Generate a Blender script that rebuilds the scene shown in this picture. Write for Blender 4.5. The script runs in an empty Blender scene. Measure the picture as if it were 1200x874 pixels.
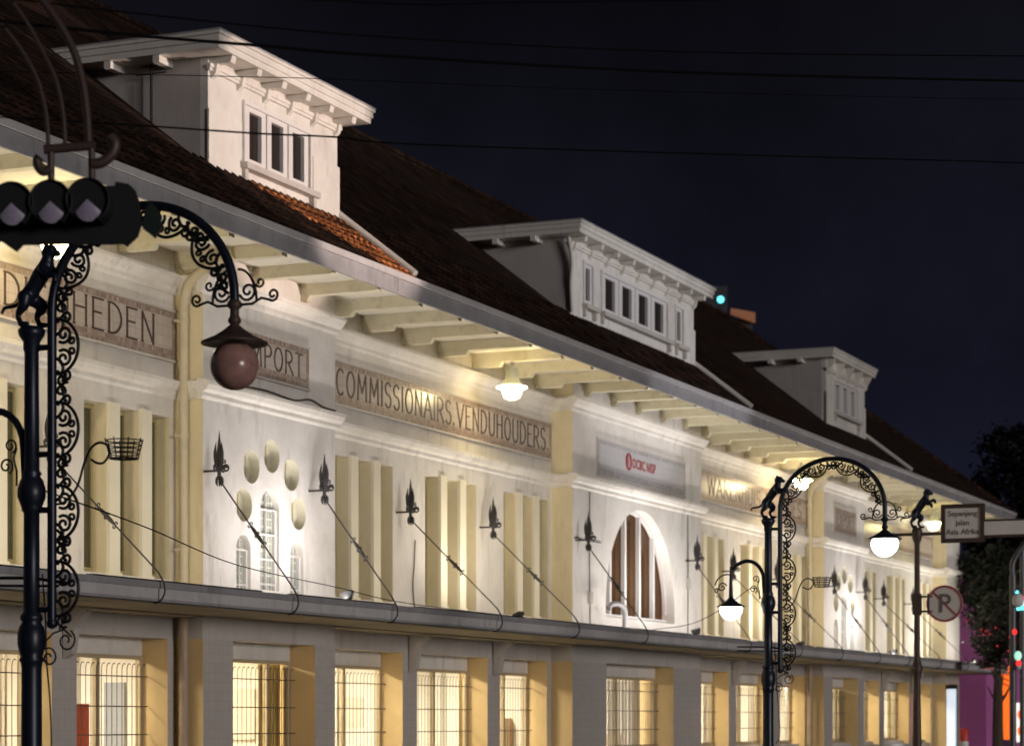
import bpy, math, random
from mathutils import Vector, Matrix
R = math.radians
rnd = random.Random(7)
scene = bpy.context.scene
col = scene.collection

# ------------------------------------------------------------------ camera
F, XV, YV = 2850.0, 1810.0, 843.0
TH = math.atan((XV - 600) / F)
cam_d = bpy.data.cameras.new('camera')
cam_d.sensor_width = 36
cam_d.lens = F / 1200 * 36
cam_d.shift_y = (YV - 437) / 1200
cam_d.clip_end = 3000
cam_d.dof.use_dof = True
cam_d.dof.focus_distance = 26
cam_d.dof.aperture_fstop = 2.3
cam = bpy.data.objects.new('camera', cam_d)
cam.location = (0, -20, 1.65)
cam.rotation_euler = (R(90), 0, TH - R(90))
col.objects.link(cam)
scene.camera = cam

# ------------------------------------------------------------------ night sky
w = bpy.data.worlds.new('World')
scene.world = w
w.use_nodes = True
nt = w.node_tree
bg = nt.nodes['Background']
tc = nt.nodes.new('ShaderNodeTexCoord')
sp = nt.nodes.new('ShaderNodeSeparateXYZ')
rp = nt.nodes.new('ShaderNodeValToRGB')
nt.links.new(tc.outputs['Generated'], sp.inputs[0])
nt.links.new(sp.outputs['Z'], rp.inputs[0])
rp.color_ramp.elements[0].position = 0.02
rp.color_ramp.elements[0].color = (0.0125, 0.0135, 0.030, 1)
rp.color_ramp.elements[1].position = 0.30
rp.color_ramp.elements[1].color = (0.0034, 0.0032, 0.0046, 1)
e = rp.color_ramp.elements.new(0.16)
e.color = (0.0078, 0.0080, 0.0155, 1)
nz = nt.nodes.new('ShaderNodeTexNoise')
nz.inputs['Scale'].default_value = 5.0
nz.inputs['Detail'].default_value = 7
nz.inputs['Roughness'].default_value = .6
nt.links.new(tc.outputs['Generated'], nz.inputs['Vector'])
mr = nt.nodes.new('ShaderNodeMapRange')
mr.inputs['From Min'].default_value = .35
mr.inputs['From Max'].default_value = .65
mr.inputs['To Min'].default_value = .72
mr.inputs['To Max'].default_value = 1.35
nt.links.new(nz.outputs['Fac'], mr.inputs['Value'])
mxs = nt.nodes.new('ShaderNodeVectorMath')
mxs.operation = 'SCALE'
nt.links.new(rp.outputs[0], mxs.inputs[0])
nt.links.new(mr.outputs['Result'], mxs.inputs['Scale'])
nt.links.new(mxs.outputs[0], bg.inputs['Color'])
bg.inputs['Strength'].default_value = 1.0

# the dim cool glow of the street, one soft sun from the street side
sl = bpy.data.lights.new('street_glow', 'SUN')
sl.energy = 1.1
sl.angle = R(14)
sl.color = (1.0, 0.94, 0.93)
so = bpy.data.objects.new('street_glow', sl)
d = Vector((0.42, 0.90, -0.06))
so.rotation_euler = d.to_track_quat('-Z', 'Y').to_euler()
col.objects.link(so)

scene.view_settings.view_transform = 'Standard'
scene.view_settings.look = 'None'
scene.view_settings.exposure = 0
scene.view_settings.gamma = 1
scene.cycles.max_bounces = 7
scene.cycles.diffuse_bounces = 4
scene.cycles.glossy_bounces = 3
scene.cycles.transparent_max_bounces = 12
scene.cycles.caustics_reflective = False
scene.cycles.caustics_refractive = False
scene.cycles.use_denoising = True
scene.cycles.sample_clamp_indirect = 4

# ------------------------------------------------------------------ materials
def mat(name, base, rough=.7, metal=0, noise=0, scale=2.0, dirt=None, bump=0, bscale=30, spec=.5, streak=False):
    m = bpy.data.materials.new(name)
    m.use_nodes = True
    n = m.node_tree
    b = n.nodes['Principled BSDF']
    b.inputs['Base Color'].default_value = (*base, 1)
    b.inputs['Roughness'].default_value = rough
    b.inputs['Metallic'].default_value = metal
    b.inputs['Specular IOR Level'].default_value = spec
    g = n.nodes.new('ShaderNodeNewGeometry')
    if noise:
        mp = n.nodes.new('ShaderNodeMapping')
        n.links.new(g.outputs['Position'], mp.inputs[0])
        if streak:
            mp.inputs['Scale'].default_value = (2.2, 2.2, .35)
        t = n.nodes.new('ShaderNodeTexNoise')
        t.inputs['Scale'].default_value = scale
        t.inputs['Detail'].default_value = 6
        t.inputs['Roughness'].default_value = .65
        n.links.new(mp.outputs[0], t.inputs['Vector'])
        r = n.nodes.new('ShaderNodeValToRGB')
        dk = dirt or tuple(c * (1 - noise) for c in base)
        r.color_ramp.elements[0].position = .32
        r.color_ramp.elements[0].color = (*dk, 1)
        r.color_ramp.elements[1].position = .62
        r.color_ramp.elements[1].color = (*base, 1)
        n.links.new(t.outputs['Fac'], r.inputs[0])
        n.links.new(r.outputs[0], b.inputs['Base Color'])
    if bump:
        t2 = n.nodes.new('ShaderNodeTexNoise')
        t2.inputs['Scale'].default_value = bscale
        t2.inputs['Detail'].default_value = 5
        n.links.new(g.outputs['Position'], t2.inputs['Vector'])
        bm_ = n.nodes.new('ShaderNodeBump')
        bm_.inputs['Strength'].default_value = bump
        bm_.inputs['Distance'].default_value = .02
        n.links.new(t2.outputs['Fac'], bm_.inputs['Height'])
        n.links.new(bm_.outputs[0], b.inputs['Normal'])
    return m

def emit(name, c, s, base=.8):
    m = bpy.data.materials.new(name)
    m.use_nodes = True
    b = m.node_tree.nodes['Principled BSDF']
    b.inputs['Base Color'].default_value = (base, base, base, 1)
    b.inputs['Emission Color'].default_value = (*c, 1)
    b.inputs['Emission Strength'].default_value = s
    return m

def weather(m, base, dirt, amt=.5, zs=.22):
    """old paint: vertical rain streaks, blotchy patches and fine hairline mottling, fixed to the wall"""
    n = m.node_tree
    b = n.nodes['Principled BSDF']
    g = n.nodes.new('ShaderNodeNewGeometry')
    fac = None
    for sc, st, lo, hi, w_ in ((3.2, (1, 1, zs), .50, .74, .9), (.55, (1, 1, 1), .42, .70, .6), (11, (1, 1, .5), .56, .72, .45)):
        mp = n.nodes.new('ShaderNodeMapping'); mp.inputs['Scale'].default_value = st
        n.links.new(g.outputs['Position'], mp.inputs[0])
        t = n.nodes.new('ShaderNodeTexNoise'); t.inputs['Scale'].default_value = sc; t.inputs['Detail'].default_value = 8; t.inputs['Roughness'].default_value = .7
        n.links.new(mp.outputs[0], t.inputs['Vector'])
        r = n.nodes.new('ShaderNodeMapRange')
        r.inputs['From Min'].default_value = lo; r.inputs['From Max'].default_value = hi
        r.inputs['To Min'].default_value = 0; r.inputs['To Max'].default_value = w_ * amt
        n.links.new(t.outputs['Fac'], r.inputs['Value'])
        if fac is None: fac = r.outputs['Result']
        else:
            a = n.nodes.new('ShaderNodeMath'); a.operation = 'MAXIMUM'
            n.links.new(fac, a.inputs[0]); n.links.new(r.outputs['Result'], a.inputs[1]); fac = a.outputs[0]
    mx = n.nodes.new('ShaderNodeMix'); mx.data_type = 'RGBA'
    mx.inputs['A'].default_value = (*base, 1); mx.inputs['B'].default_value = (*dirt, 1)
    n.links.new(fac, mx.inputs['Factor'])
    for l_ in list(b.inputs['Base Color'].links): n.links.remove(l_)
    n.links.new(mx.outputs['Result'], b.inputs['Base Color'])
    return m

def glass(name, tint, gl=.12, dens=0.0, dcol=(.1, .1, .09)):
    m = bpy.data.materials.new(name)
    m.use_nodes = True
    n = m.node_tree
    n.nodes.clear()
    o = n.nodes.new('ShaderNodeOutputMaterial')
    tr = n.nodes.new('ShaderNodeBsdfTransparent')
    tr.inputs[0].default_value = (*tint, 1)
    gs = n.nodes.new('ShaderNodeBsdfGlossy')
    gs.inputs['Roughness'].default_value = .04
    mx = n.nodes.new('ShaderNodeMixShader')
    mx.inputs[0].default_value = gl
    n.links.new(tr.outputs[0], mx.inputs[1])
    n.links.new(gs.outputs[0], mx.inputs[2])
    last = mx
    if dens:
        df = n.nodes.new('ShaderNodeBsdfDiffuse')
        df.inputs[0].default_value = (*dcol, 1)
        m2 = n.nodes.new('ShaderNodeMixShader')
        m2.inputs[0].default_value = dens
        n.links.new(mx.outputs[0], m2.inputs[1])
        n.links.new(df.outputs[0], m2.inputs[2])
        last = m2
    n.links.new(last.outputs[0], o.inputs[0])
    return m

M = {}
M['white'] = mat('white_wall_paint', (.76, .73, .69), .75, noise=.10, scale=1.1, bump=.25, bscale=14, streak=True)
M['recess'] = mat('ivory_wall_paint', (.70, .66, .58), .75, noise=.12, scale=1.2, bump=.25, bscale=14, streak=True)
M['ochre'] = mat('warm_lit_ochre_reveal', (.74, .54, .26), .7, noise=.10, scale=1.5)  # warm light on the ground floor reveals is put into this ochre
M['cream'] = mat('warm_lit_cream_paint', (.73, .64, .43), .7, noise=.10, scale=1.5, bump=.2, bscale=14, streak=True)  # warm light on side faces and jambs is put into this cream
M['post'] = mat('pale_cream_paint', (.82, .76, .58), .6, noise=.06, scale=2)
M['trim'] = mat('white_trim_paint', (.80, .77, .72), .55, noise=.14, scale=1.7, bump=.15, bscale=20)
M['soffit'] = mat('soffit_paint', (.74, .69, .52), .7, noise=.16, scale=.9, bump=.2, bscale=12)
M['beam'] = mat('beam_paint', (.70, .66, .46), .7, noise=.22, scale=1.4, dirt=(.5, .46, .33), bump=.3, bscale=9)
M['fascia'] = mat('grey_gutter_paint', (.47, .46, .47), .55, noise=.35, scale=1.6, dirt=(.28, .27, .28), bump=.25, bscale=8)
M['fascia_top'] = mat('pale_gutter_lip', (.66, .63, .62), .5, noise=.3, scale=2.5, dirt=(.36, .34, .33))
M['canopy'] = mat('grey_canopy_concrete', (.40, .385, .385), .7, noise=.35, scale=1.7, dirt=(.26, .25, .25), bump=.3, bscale=10)
M['canopy_under'] = mat('canopy_underside_paint', (.42, .37, .28), .75, noise=.25, scale=.8)
M['lintel'] = mat('grey_beige_paint', (.54, .50, .46), .75, noise=.22, scale=1.1, bump=.2, bscale=12)
M['iron'] = mat('black_iron', (.018, .017, .018), .45, .4, spec=.5)
M['rodiron'] = mat('dark_grey_iron', (.045, .04, .04), .55, .3)
M['post_paint'] = mat('blue_black_post_paint', (.016, .022, .038), .38, .3, noise=.4, scale=6)
M['brown'] = mat('brown_bracket_paint', (.085, .055, .045), .5, .2)
M['globe_off'] = mat('terracotta_glass_globe', (.50, .27, .22), .22, noise=.25, scale=9, dirt=(.30, .17, .145))
M['frame'] = mat('beige_window_frame', (.50, .40, .24), .5)
M['grille'] = mat('brown_grille_iron', (.07, .05, .035), .5)
M['framew'] = mat('white_window_frame', (.74, .71, .68), .5)
M['olive'] = mat('olive_window_frame', (.36, .31, .15), .5)
M['pipe'] = mat('downpipe_paint', (.62, .54, .36), .5, noise=.15, scale=3)
M['pipe_brown'] = mat('lower_downpipe_paint', (.44, .33, .22), .5, noise=.2, scale=3)
M['niche_shade'] = mat('olive_niche_shade', (.60, .57, .44), .7)
M['cheek'] = mat('shaded_weathered_cheek', (.40, .36, .33), .8, noise=.3, scale=1.2, streak=True)  # the cheek's shade is put into a darker base, with weather streaks
M['pvc'] = mat('white_plastic_pipe', (.66, .62, .56), .5)
M['dark'] = mat('black_fixture', (.012, .012, .012), .5)
M['signal'] = mat('black_signal_housing', (.010, .010, .010), .55)
M['green_box'] = mat('dark_green_plate', (.008, .018, .013), .5)
M['lens'] = mat('violet_grey_lens', (.40, .35, .46), .25, noise=.2, scale=60)
M['letter'] = mat('brown_tile_letters', (.085, .058, .042), .5, noise=.4, scale=9)
M['red'] = mat('red_sign_letters', (.30, .016, .014), .45)
weather(M['white'], (.78, .745, .69), (.40, .35, .29), .85)
weather(M['recess'], (.75, .71, .64), (.38, .335, .275), .85)
weather(M['trim'], (.81, .77, .70), (.38, .34, .29), .75)
weather(M['cream'], (.74, .65, .43), (.45, .37, .22), .6)
weather(M['cheek'], (.52, .47, .44), (.26, .23, .22), .7)
weather(M['soffit'], (.83, .79, .68), (.50, .44, .32), .6, 1)
weather(M['beam'], (.79, .74, .56), (.42, .36, .24), .7, 1)
weather(M['fascia'], (.37, .355, .36), (.15, .145, .145), .9)
weather(M['fascia_top'], (.56, .53, .52), (.28, .26, .25), .8)
weather(M['canopy'], (.60, .57, .55), (.20, .19, .185), .8)
weather(M['lintel'], (.56, .52, .47), (.33, .29, .25), .7)
M['tilebg'] = None
M['interior'] = mat('interior_wall_paint', (.84, .80, .72), .8)
M['blind'] = mat('white_fabric_blind', (.86, .83, .76), .8)
M['blind_dark'] = mat('olive_blind', (.46, .38, .19), .8)
def translucent(m, c, k):
    n = m.node_tree
    b = n.nodes['Principled BSDF']
    t = n.nodes.new('ShaderNodeBsdfTranslucent'); t.inputs[0].default_value = (*c, 1)
    x = n.nodes.new('ShaderNodeMixShader'); x.inputs[0].default_value = k
    n.links.new(b.outputs[0], x.inputs[1]); n.links.new(t.outputs[0], x.inputs[2])
    n.links.new(x.outputs[0], n.nodes['Material Output'].inputs[0])
translucent(M['blind_dark'], (.46, .36, .15), .5)
translucent(M['blind'], (.86, .83, .76), .35)
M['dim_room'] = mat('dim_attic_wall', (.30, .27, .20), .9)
M['orange_panel'] = mat('orange_red_panel', (.85, .13, .06), .6)
M['wire'] = mat('black_cable', (.006, .006, .006), .95, spec=.05)
M['asphalt'] = mat('asphalt', (.05, .05, .052), .8, noise=.35, scale=3, bump=.4, bscale=60)
M['pave'] = mat('pavement_slabs', (.22, .21, .20), .75, noise=.25, scale=1.5)
M['ground'] = mat('bare_ground', (.07, .065, .055), .9, noise=.3, scale=.3)
M['leaf'] = mat('dark_leaves', (.013, .017, .010), .6)
M['bark'] = mat('bark', (.08, .06, .045), .9)
M['purple'] = mat('purple_wall_paint', (.66, .20, .52), .7, noise=.15, scale=.6)
M['purple_dk'] = mat('dark_purple_panel', (.24, .12, .34), .5, noise=.4, scale=1.5)
M['tower'] = mat('dark_tower_wall', (.05, .045, .05), .8)
M['steel'] = mat('grey_steel_pole', (.10, .10, .11), .4, .5)
M['signwhite'] = mat('white_sign_board', (.86, .80, .77), .6, noise=.06, scale=4)
M['signtext'] = mat('grey_sign_text', (.20, .16, .16), .6)
M['signred'] = mat('faded_red_sign_rim', (.45, .12, .12), .5)
M['conered'] = mat('red_post_plastic', (.75, .06, .05), .4)
M['conewhite'] = mat('white_post_band', (.8, .8, .8), .4)
M['e_pend'] = emit('pendant_bowl_glow', (1, .78, .40), 26)
M['e_pend_far'] = emit('pendant_bowl_glow_strong', (1, .78, .42), 42)
M['e_pend_green'] = emit('pendant_bowl_glow_yellow', (1, .86, .36), 14)
M['e_lamp'] = emit('street_globe_glow', (1, .93, .76), 9)
M['e_room'] = emit('room_tube_glow', (1, .86, .62), 9)
M['e_orange'] = emit('orange_neon_glow', (1, .15, .012), 1.3, .05)
M['e_signw'] = emit('lightbox_glow', (1, .88, .80), 1.1)
M['e_red'] = emit('red_bulb_glow', (1, .03, .03), 1.2, .05)
M['e_cyan'] = emit('cyan_lamp_glow', (.15, .9, .95), 2.0, .05)
M['e_strip'] = emit('orange_parapet_glow', (.55, .20, .09), .30, .03)
M['e_cool'] = emit('cool_door_glow', (.72, .86, 1), .75)
M['e_green'] = emit('green_bulb_glow', (.4, 1, .7), .9)
M['glass'] = glass('clear_window_glass', (.95, .95, .93), .07)
M['glass_dark'] = glass('dusty_window_glass', (.55, .55, .48), .10, .35, (.20, .185, .12))
M['glass_dormer'] = glass('dark_dormer_glass', (.3, .3, .3), .08, .5, (.06, .05, .045))
M['glass_lead_'] = glass('leaded_glass', (.6, .65, .6), .10, .45, (.22, .24, .21))

def brick_mat(name, c1, c2, mortar, wid, hei, rough, msize=.006, bump=.15, axes='XZ', offset=0):
    m = bpy.data.materials.new(name)
    m.use_nodes = True
    n = m.node_tree
    b = n.nodes['Principled BSDF']
    g = n.nodes.new('ShaderNodeNewGeometry')
    s = n.nodes.new('ShaderNodeSeparateXYZ')
    c = n.nodes.new('ShaderNodeCombineXYZ')
    n.links.new(g.outputs['Position'], s.inputs[0])
    if axes == 'XZ':
        ad = n.nodes.new('ShaderNodeMath')
        n.links.new(s.outputs['X'], ad.inputs[0])
        n.links.new(s.outputs['Y'], ad.inputs[1])
        n.links.new(ad.outputs[0], c.inputs[0])
        n.links.new(s.outputs['Z'], c.inputs[1])
    else:
        n.links.new(s.outputs['X'], c.inputs[0])
        n.links.new(s.outputs['Y'], c.inputs[1])
    t = n.nodes.new('ShaderNodeTexBrick')
    t.offset = offset
    t.inputs['Color1'].default_value = (*c1, 1)
    t.inputs['Color2'].default_value = (*c2, 1)
    t.inputs['Mortar'].default_value = (*mortar, 1)
    t.inputs['Scale'].default_value = 1
    t.inputs['Mortar Size'].default_value = msize
    t.inputs['Brick Width'].default_value = wid
    t.inputs['Row Height'].default_value = hei
    n.links.new(c.outputs[0], t.inputs['Vector'])
    n.links.new(t.outputs['Color'], b.inputs['Base Color'])
    b.inputs['Roughness'].default_value = rough
    if bump:
        nz = n.nodes.new('ShaderNodeTexNoise')
        nz.inputs['Scale'].default_value = 7
        n.links.new(g.outputs['Position'], nz.inputs['Vector'])
        mm = n.nodes.new('ShaderNodeMath')
        mm.operation = 'MULTIPLY_ADD'
        n.links.new(t.outputs['Fac'], mm.inputs[0])
        mm.inputs[1].default_value = -.6
        n.links.new(nz.outputs['Fac'], mm.inputs[2])
        bu = n.nodes.new('ShaderNodeBump')
        bu.inputs['Strength'].default_value = bump
        bu.inputs['Distance'].default_value = .01
        n.links.new(mm.outputs[0], bu.inputs['Height'])
        n.links.new(bu.outputs[0], b.inputs['Normal'])
    return m

M['tile'] = brick_mat('glazed_grey_tiles', (.60, .545, .49), (.56, .51, .46), (.48, .44, .40), .15, .15, .12, .004, .25)
M['tilebg'] = brick_mat('beige_sign_tiles', (.52, .45, .385), (.48, .415, .36), (.36, .305, .26), .16, .16, .22, .004, .1)
M['tileborder'] = brick_mat('patterned_border_tiles', (.19, .135, .11), (.42, .34, .28), (.30, .23, .185), .07, .085, .4, .012, .1, offset=.5)
M['tilegrey'] = brick_mat('plain_grey_sign_tiles', (.52, .50, .50), (.49, .475, .48), (.40, .385, .38), .16, .16, .35, .004, .1)
M['tilegreyb'] = brick_mat('grey_border_tiles', (.25, .24, .24), (.52, .50, .49), (.42, .40, .40), .07, .085, .4, .012, .1, offset=.5)
M['glass_lead'] = brick_mat('leaded_glass_panes', (.22, .26, .21), (.33, .35, .29), (.60, .58, .50), .11, .135, .12, .012, .3)
M['paving'] = brick_mat('pavement_tiles', (.22, .21, .20), (.18, .175, .17), (.12, .115, .11), .4, .4, .6, .01, .3, 'XY')

def roof_mat(nm='clay_roof_tiles', c1=(.078, .038, .023, 1), c2=(.024, .016, .012, 1)):
    m = bpy.data.materials.new(nm)
    m.use_nodes = True
    n = m.node_tree
    b = n.nodes['Principled BSDF']
    g = n.nodes.new('ShaderNodeNewGeometry')
    s = n.nodes.new('ShaderNodeSeparateXYZ')
    n.links.new(g.outputs['Position'], s.inputs[0])
    c = n.nodes.new('ShaderNodeCombineXYZ')
    n.links.new(s.outputs['X'], c.inputs[0])
    n.links.new(s.outputs['Z'], c.inputs[1])
    t = n.nodes.new('ShaderNodeTexBrick')
    t.offset = .5
    for k, v in (('Color1', c1), ('Color2', c2), ('Mortar', (.012, .008, .006, 1))):
        t.inputs[k].default_value = v
    t.inputs['Scale'].default_value = 1
    t.inputs['Brick Width'].default_value = .22
    t.inputs['Row Height'].default_value = .17
    t.inputs['Mortar Size'].default_value = .022
    t.inputs['Mortar Smooth'].default_value = .6
    n.links.new(c.outputs[0], t.inputs['Vector'])
    nz = n.nodes.new('ShaderNodeTexNoise')
    nz.inputs['Scale'].default_value = 1.4
    nz.inputs['Detail'].default_value = 8
    nz.inputs['Roughness'].default_value = .75
    n.links.new(g.outputs['Position'], nz.inputs['Vector'])
    r = n.nodes.new('ShaderNodeValToRGB')
    r.color_ramp.elements[0].position = .35
    r.color_ramp.elements[0].color = (.30, .30, .28, 1)
    r.color_ramp.elements[1].position = .65
    r.color_ramp.elements[1].color = (1.15, 1.05, 1, 1)
    n.links.new(nz.outputs['Fac'], r.inputs[0])
    mx = n.nodes.new('ShaderNodeMix')
    mx.data_type = 'RGBA'
    mx.blend_type = 'MULTIPLY'
    mx.inputs['Factor'].default_value = 1
    n.links.new(t.outputs['Color'], mx.inputs['A'])
    n.links.new(r.outputs[0], mx.inputs['B'])
    n.links.new(mx.outputs['Result'], b.inputs['Base Color'])
    b.inputs['Roughness'].default_value = .9
    b.inputs['Specular IOR Level'].default_value = .15
    wv = n.nodes.new('ShaderNodeMath')
    wv.operation = 'MULTIPLY_ADD'
    n.links.new(t.outputs['Fac'], wv.inputs[0])
    wv.inputs[1].default_value = -1
    n.links.new(nz.outputs['Fac'], wv.inputs[2])
    bu = n.nodes.new('ShaderNodeBump')
    bu.inputs['Strength'].default_value = .8
    bu.inputs['Distance'].default_value = .05
    n.links.new(wv.outputs[0], bu.inputs['Height'])
    n.links.new(bu.outputs[0], b.inputs['Normal'])
    return m
M['roof'] = roof_mat()
M['roof_lit'] = roof_mat('lit_orange_roof_tiles', (.72, .28, .095, 1), (.42, .14, .045, 1))

# ------------------------------------------------------------------ mesh helpers
def tag(o, label=None, cat=None, group=None, kind=None):
    if label: o['label'] = label
    if cat: o['category'] = cat
    if group: o['group'] = group
    if kind: o['kind'] = kind
    return o

def empty(name, loc=(0, 0, 0), rz=0, **k):
    o = bpy.data.objects.new(name, None)
    o.location = loc
    o.rotation_euler.z = rz
    o.empty_display_size = .2
    col.objects.link(o)
    return tag(o, **k)

class MB:
    def __init__(s):
        s.v, s.f, s.m, s.sm = [], [], [], []
    def add(s, vs, fs, mi=0, smooth=False):
        n = len(s.v)
        s.v += [tuple(v) for v in vs]
        s.f += [[i + n for i in f] for f in fs]
        s.m += [mi] * len(fs)
        s.sm += [smooth] * len(fs)
    def box(s, x0, x1, y0, y1, z0, z1, mi=0):
        s.add([(x0, y0, z0), (x1, y0, z0), (x1, y1, z0), (x0, y1, z0), (x0, y0, z1), (x1, y0, z1), (x1, y1, z1), (x0, y1, z1)],
              [(0, 3, 2, 1), (4, 5, 6, 7), (0, 1, 5, 4), (1, 2, 6, 5), (2, 3, 7, 6), (3, 0, 4, 7)], mi)
        return s
    def prism(s, poly, ax, a0, a1, mi=0):
        """extrude a 2-D polygon along axis ax ('x': poly=(y,z), 'y': poly=(x,z), 'z': poly=(x,y))"""
        def P(p, a):
            return {'x': (a, p[0], p[1]), 'y': (p[0], a, p[1]), 'z': (p[0], p[1], a)}[ax]
        n = len(poly)
        vs = [P(p, a0) for p in poly] + [P(p, a1) for p in poly]
        fs = [tuple(range(n))[::-1], tuple(range(n, 2 * n))] + [(i, (i + 1) % n, n + (i + 1) % n, n + i) for i in range(n)]
        s.add(vs, fs, mi)
        return s
    def tube(s, pts, r, seg=8, mi=0, caps=True):
        pts = [Vector(p) for p in pts]
        n = len(pts)
        rr = r if isinstance(r, (list, tuple)) else [r] * n
        vs, fs = [], []
        ref = None
        for i, p in enumerate(pts):
            t = (pts[min(i + 1, n - 1)] - pts[max(i - 1, 0)])
            if t.length < 1e-9: t = Vector((0, 0, 1))
            t.normalize()
            if ref is None:
                ref = t.orthogonal().normalized()
            ref = (ref - t * ref.dot(t))
            if ref.length < 1e-6: ref = t.orthogonal()
            ref.normalize()
            b = t.cross(ref)
            for k in range(seg):
                a = 2 * math.pi * k / seg
                vs.append(p + (ref * math.cos(a) + b * math.sin(a)) * rr[i])
        for i in range(n - 1):
            for k in range(seg):
                k2 = (k + 1) % seg
                fs.append((i * seg + k, i * seg + k2, (i + 1) * seg + k2, (i + 1) * seg + k))
        s.add(vs, fs, mi, True)
        if caps:
            s.add(vs[:seg], [tuple(range(seg))[::-1]], mi)
            s.add(vs[-seg:], [tuple(range(seg))], mi)
        return s
    def lathe(s, prof, c=(0, 0, 0), seg=24, mi=0, smooth=True):
        vs, fs = [], []
        n = len(prof)
        for k in range(seg):
            a = 2 * math.pi * k / seg
            for r, z in prof:
                vs.append((c[0] + r * math.cos(a), c[1] + r * math.sin(a), c[2] + z))
        for k in range(seg):
            k2 = (k + 1) % seg
            for i in range(n - 1):
                fs.append((k * n + i, k2 * n + i, k2 * n + i + 1, k * n + i + 1))
        s.add(vs, fs, mi, smooth)
        return s
    def build(s, name, mats, parent=None, xf=None):
        me = bpy.data.meshes.new(name)
        v = [xf @ Vector(p) for p in s.v] if xf else s.v
        me.from_pydata([tuple(p) for p in v], [], s.f)
        for m in (mats if isinstance(mats, (list, tuple)) else [mats]):
            me.materials.append(m)
        me.polygons.foreach_set('material_index', s.m)
        me.polygons.foreach_set('use_smooth', s.sm)
        me.update()
        o = bpy.data.objects.new(name, me)
        col.objects.link(o)
        if parent: o.parent = parent
        return o

def children(o):
    return [c for c in list(bpy.data.objects) if c.parent == o]

def copy_tree(o, parent=None, skip=()):
    c = o.copy()
    col.objects.link(c)
    c.parent = parent
    for ch in children(o):
        if ch.name.split('.')[0] in skip: continue
        copy_tree(ch, c, skip)
    return c

def plate(name, outer, holes, y0, t, mats, parent, reveal=True, hole_only=None):
    """wall plate in the XZ plane, its front at y0, thickness t, holes cut through; reveals take the second material"""
    cu = bpy.data.curves.new(name, 'CURVE')
    cu.dimensions = '2D'
    cu.fill_mode = 'BOTH'
    cu.extrude = t / 2
    for poly in [outer] + holes:
        sp = cu.splines.new('POLY')
        sp.points.add(len(poly) - 1)
        for p, q in zip(sp.points, poly):
            p.co = (q[0], q[1], 0, 1)
        sp.use_cyclic_u = True
    ob = bpy.data.objects.new(name, cu)
    col.objects.link(ob)
    bpy.context.view_layer.update()
    me = bpy.data.meshes.new_from_object(ob.evaluated_get(bpy.context.evaluated_depsgraph_get()))
    bpy.data.objects.remove(ob)
    bpy.data.curves.remove(cu)
    for v in me.vertices:
        x, y, z = v.co
        v.co = (x, y0 + t / 2 - z, y)
    me.materials.clear()
    for m in mats: me.materials.append(m)
    me.update()
    xs = [p[0] for p in outer]
    for p in me.polygons:
        p.use_smooth = False
        p.material_index = 0
        if len(mats) > 1 and abs(p.normal.y) < .5:
            c = p.center
            if abs(p.normal.x) > .35 or hole_only:
                p.material_index = 1
    me.name = name
    o = bpy.data.objects.new(name, me)
    col.objects.link(o)
    o.parent = parent
    return o

def rect(x0, x1, z0, z1): return [(x0, z0), (x1, z0), (x1, z1), (x0, z1)]
def circ(x, z, r, n=32): return [(x + r * math.cos(2 * math.pi * k / n), z + r * math.sin(2 * math.pi * k / n)) for k in range(n)]
def archp(x0, x1, z0, zt, n=24):
    """round-headed opening"""
    r = (x1 - x0) / 2
    c = (x0 + x1) / 2
    return [(x0, z0), (x1, z0)] + [(c + r * math.cos(math.pi * k / n), zt - r + r * math.sin(math.pi * k / n)) for k in range(n + 1)]

def spiral(c, r0, r1, a0, turns, n=22):
    """2-D spiral points"""
    out = []
    for i in range(n + 1):
        t = i / n
        a = a0 + turns * 2 * math.pi * t
        r = r0 + (r1 - r0) * t
        out.append((c[0] + r * math.cos(a), c[1] + r * math.sin(a)))
    return out

def spline(pts, n=8):
    P = [Vector(p) for p in pts]
    out = []
    for i in range(len(P) - 1):
        a, b = P[i], P[i + 1]
        p0 = P[i - 1] if i else a * 2 - b
        p3 = P[i + 2] if i + 2 < len(P) else b * 2 - a
        for k in range(n):
            t = k / n
            out.append(.5 * (2 * a + (b - p0) * t + (2 * p0 - 5 * a + 4 * b - p3) * t * t + (3 * a - p0 - 3 * b + p3) * t ** 3))
    out.append(P[-1])
    return out

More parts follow.
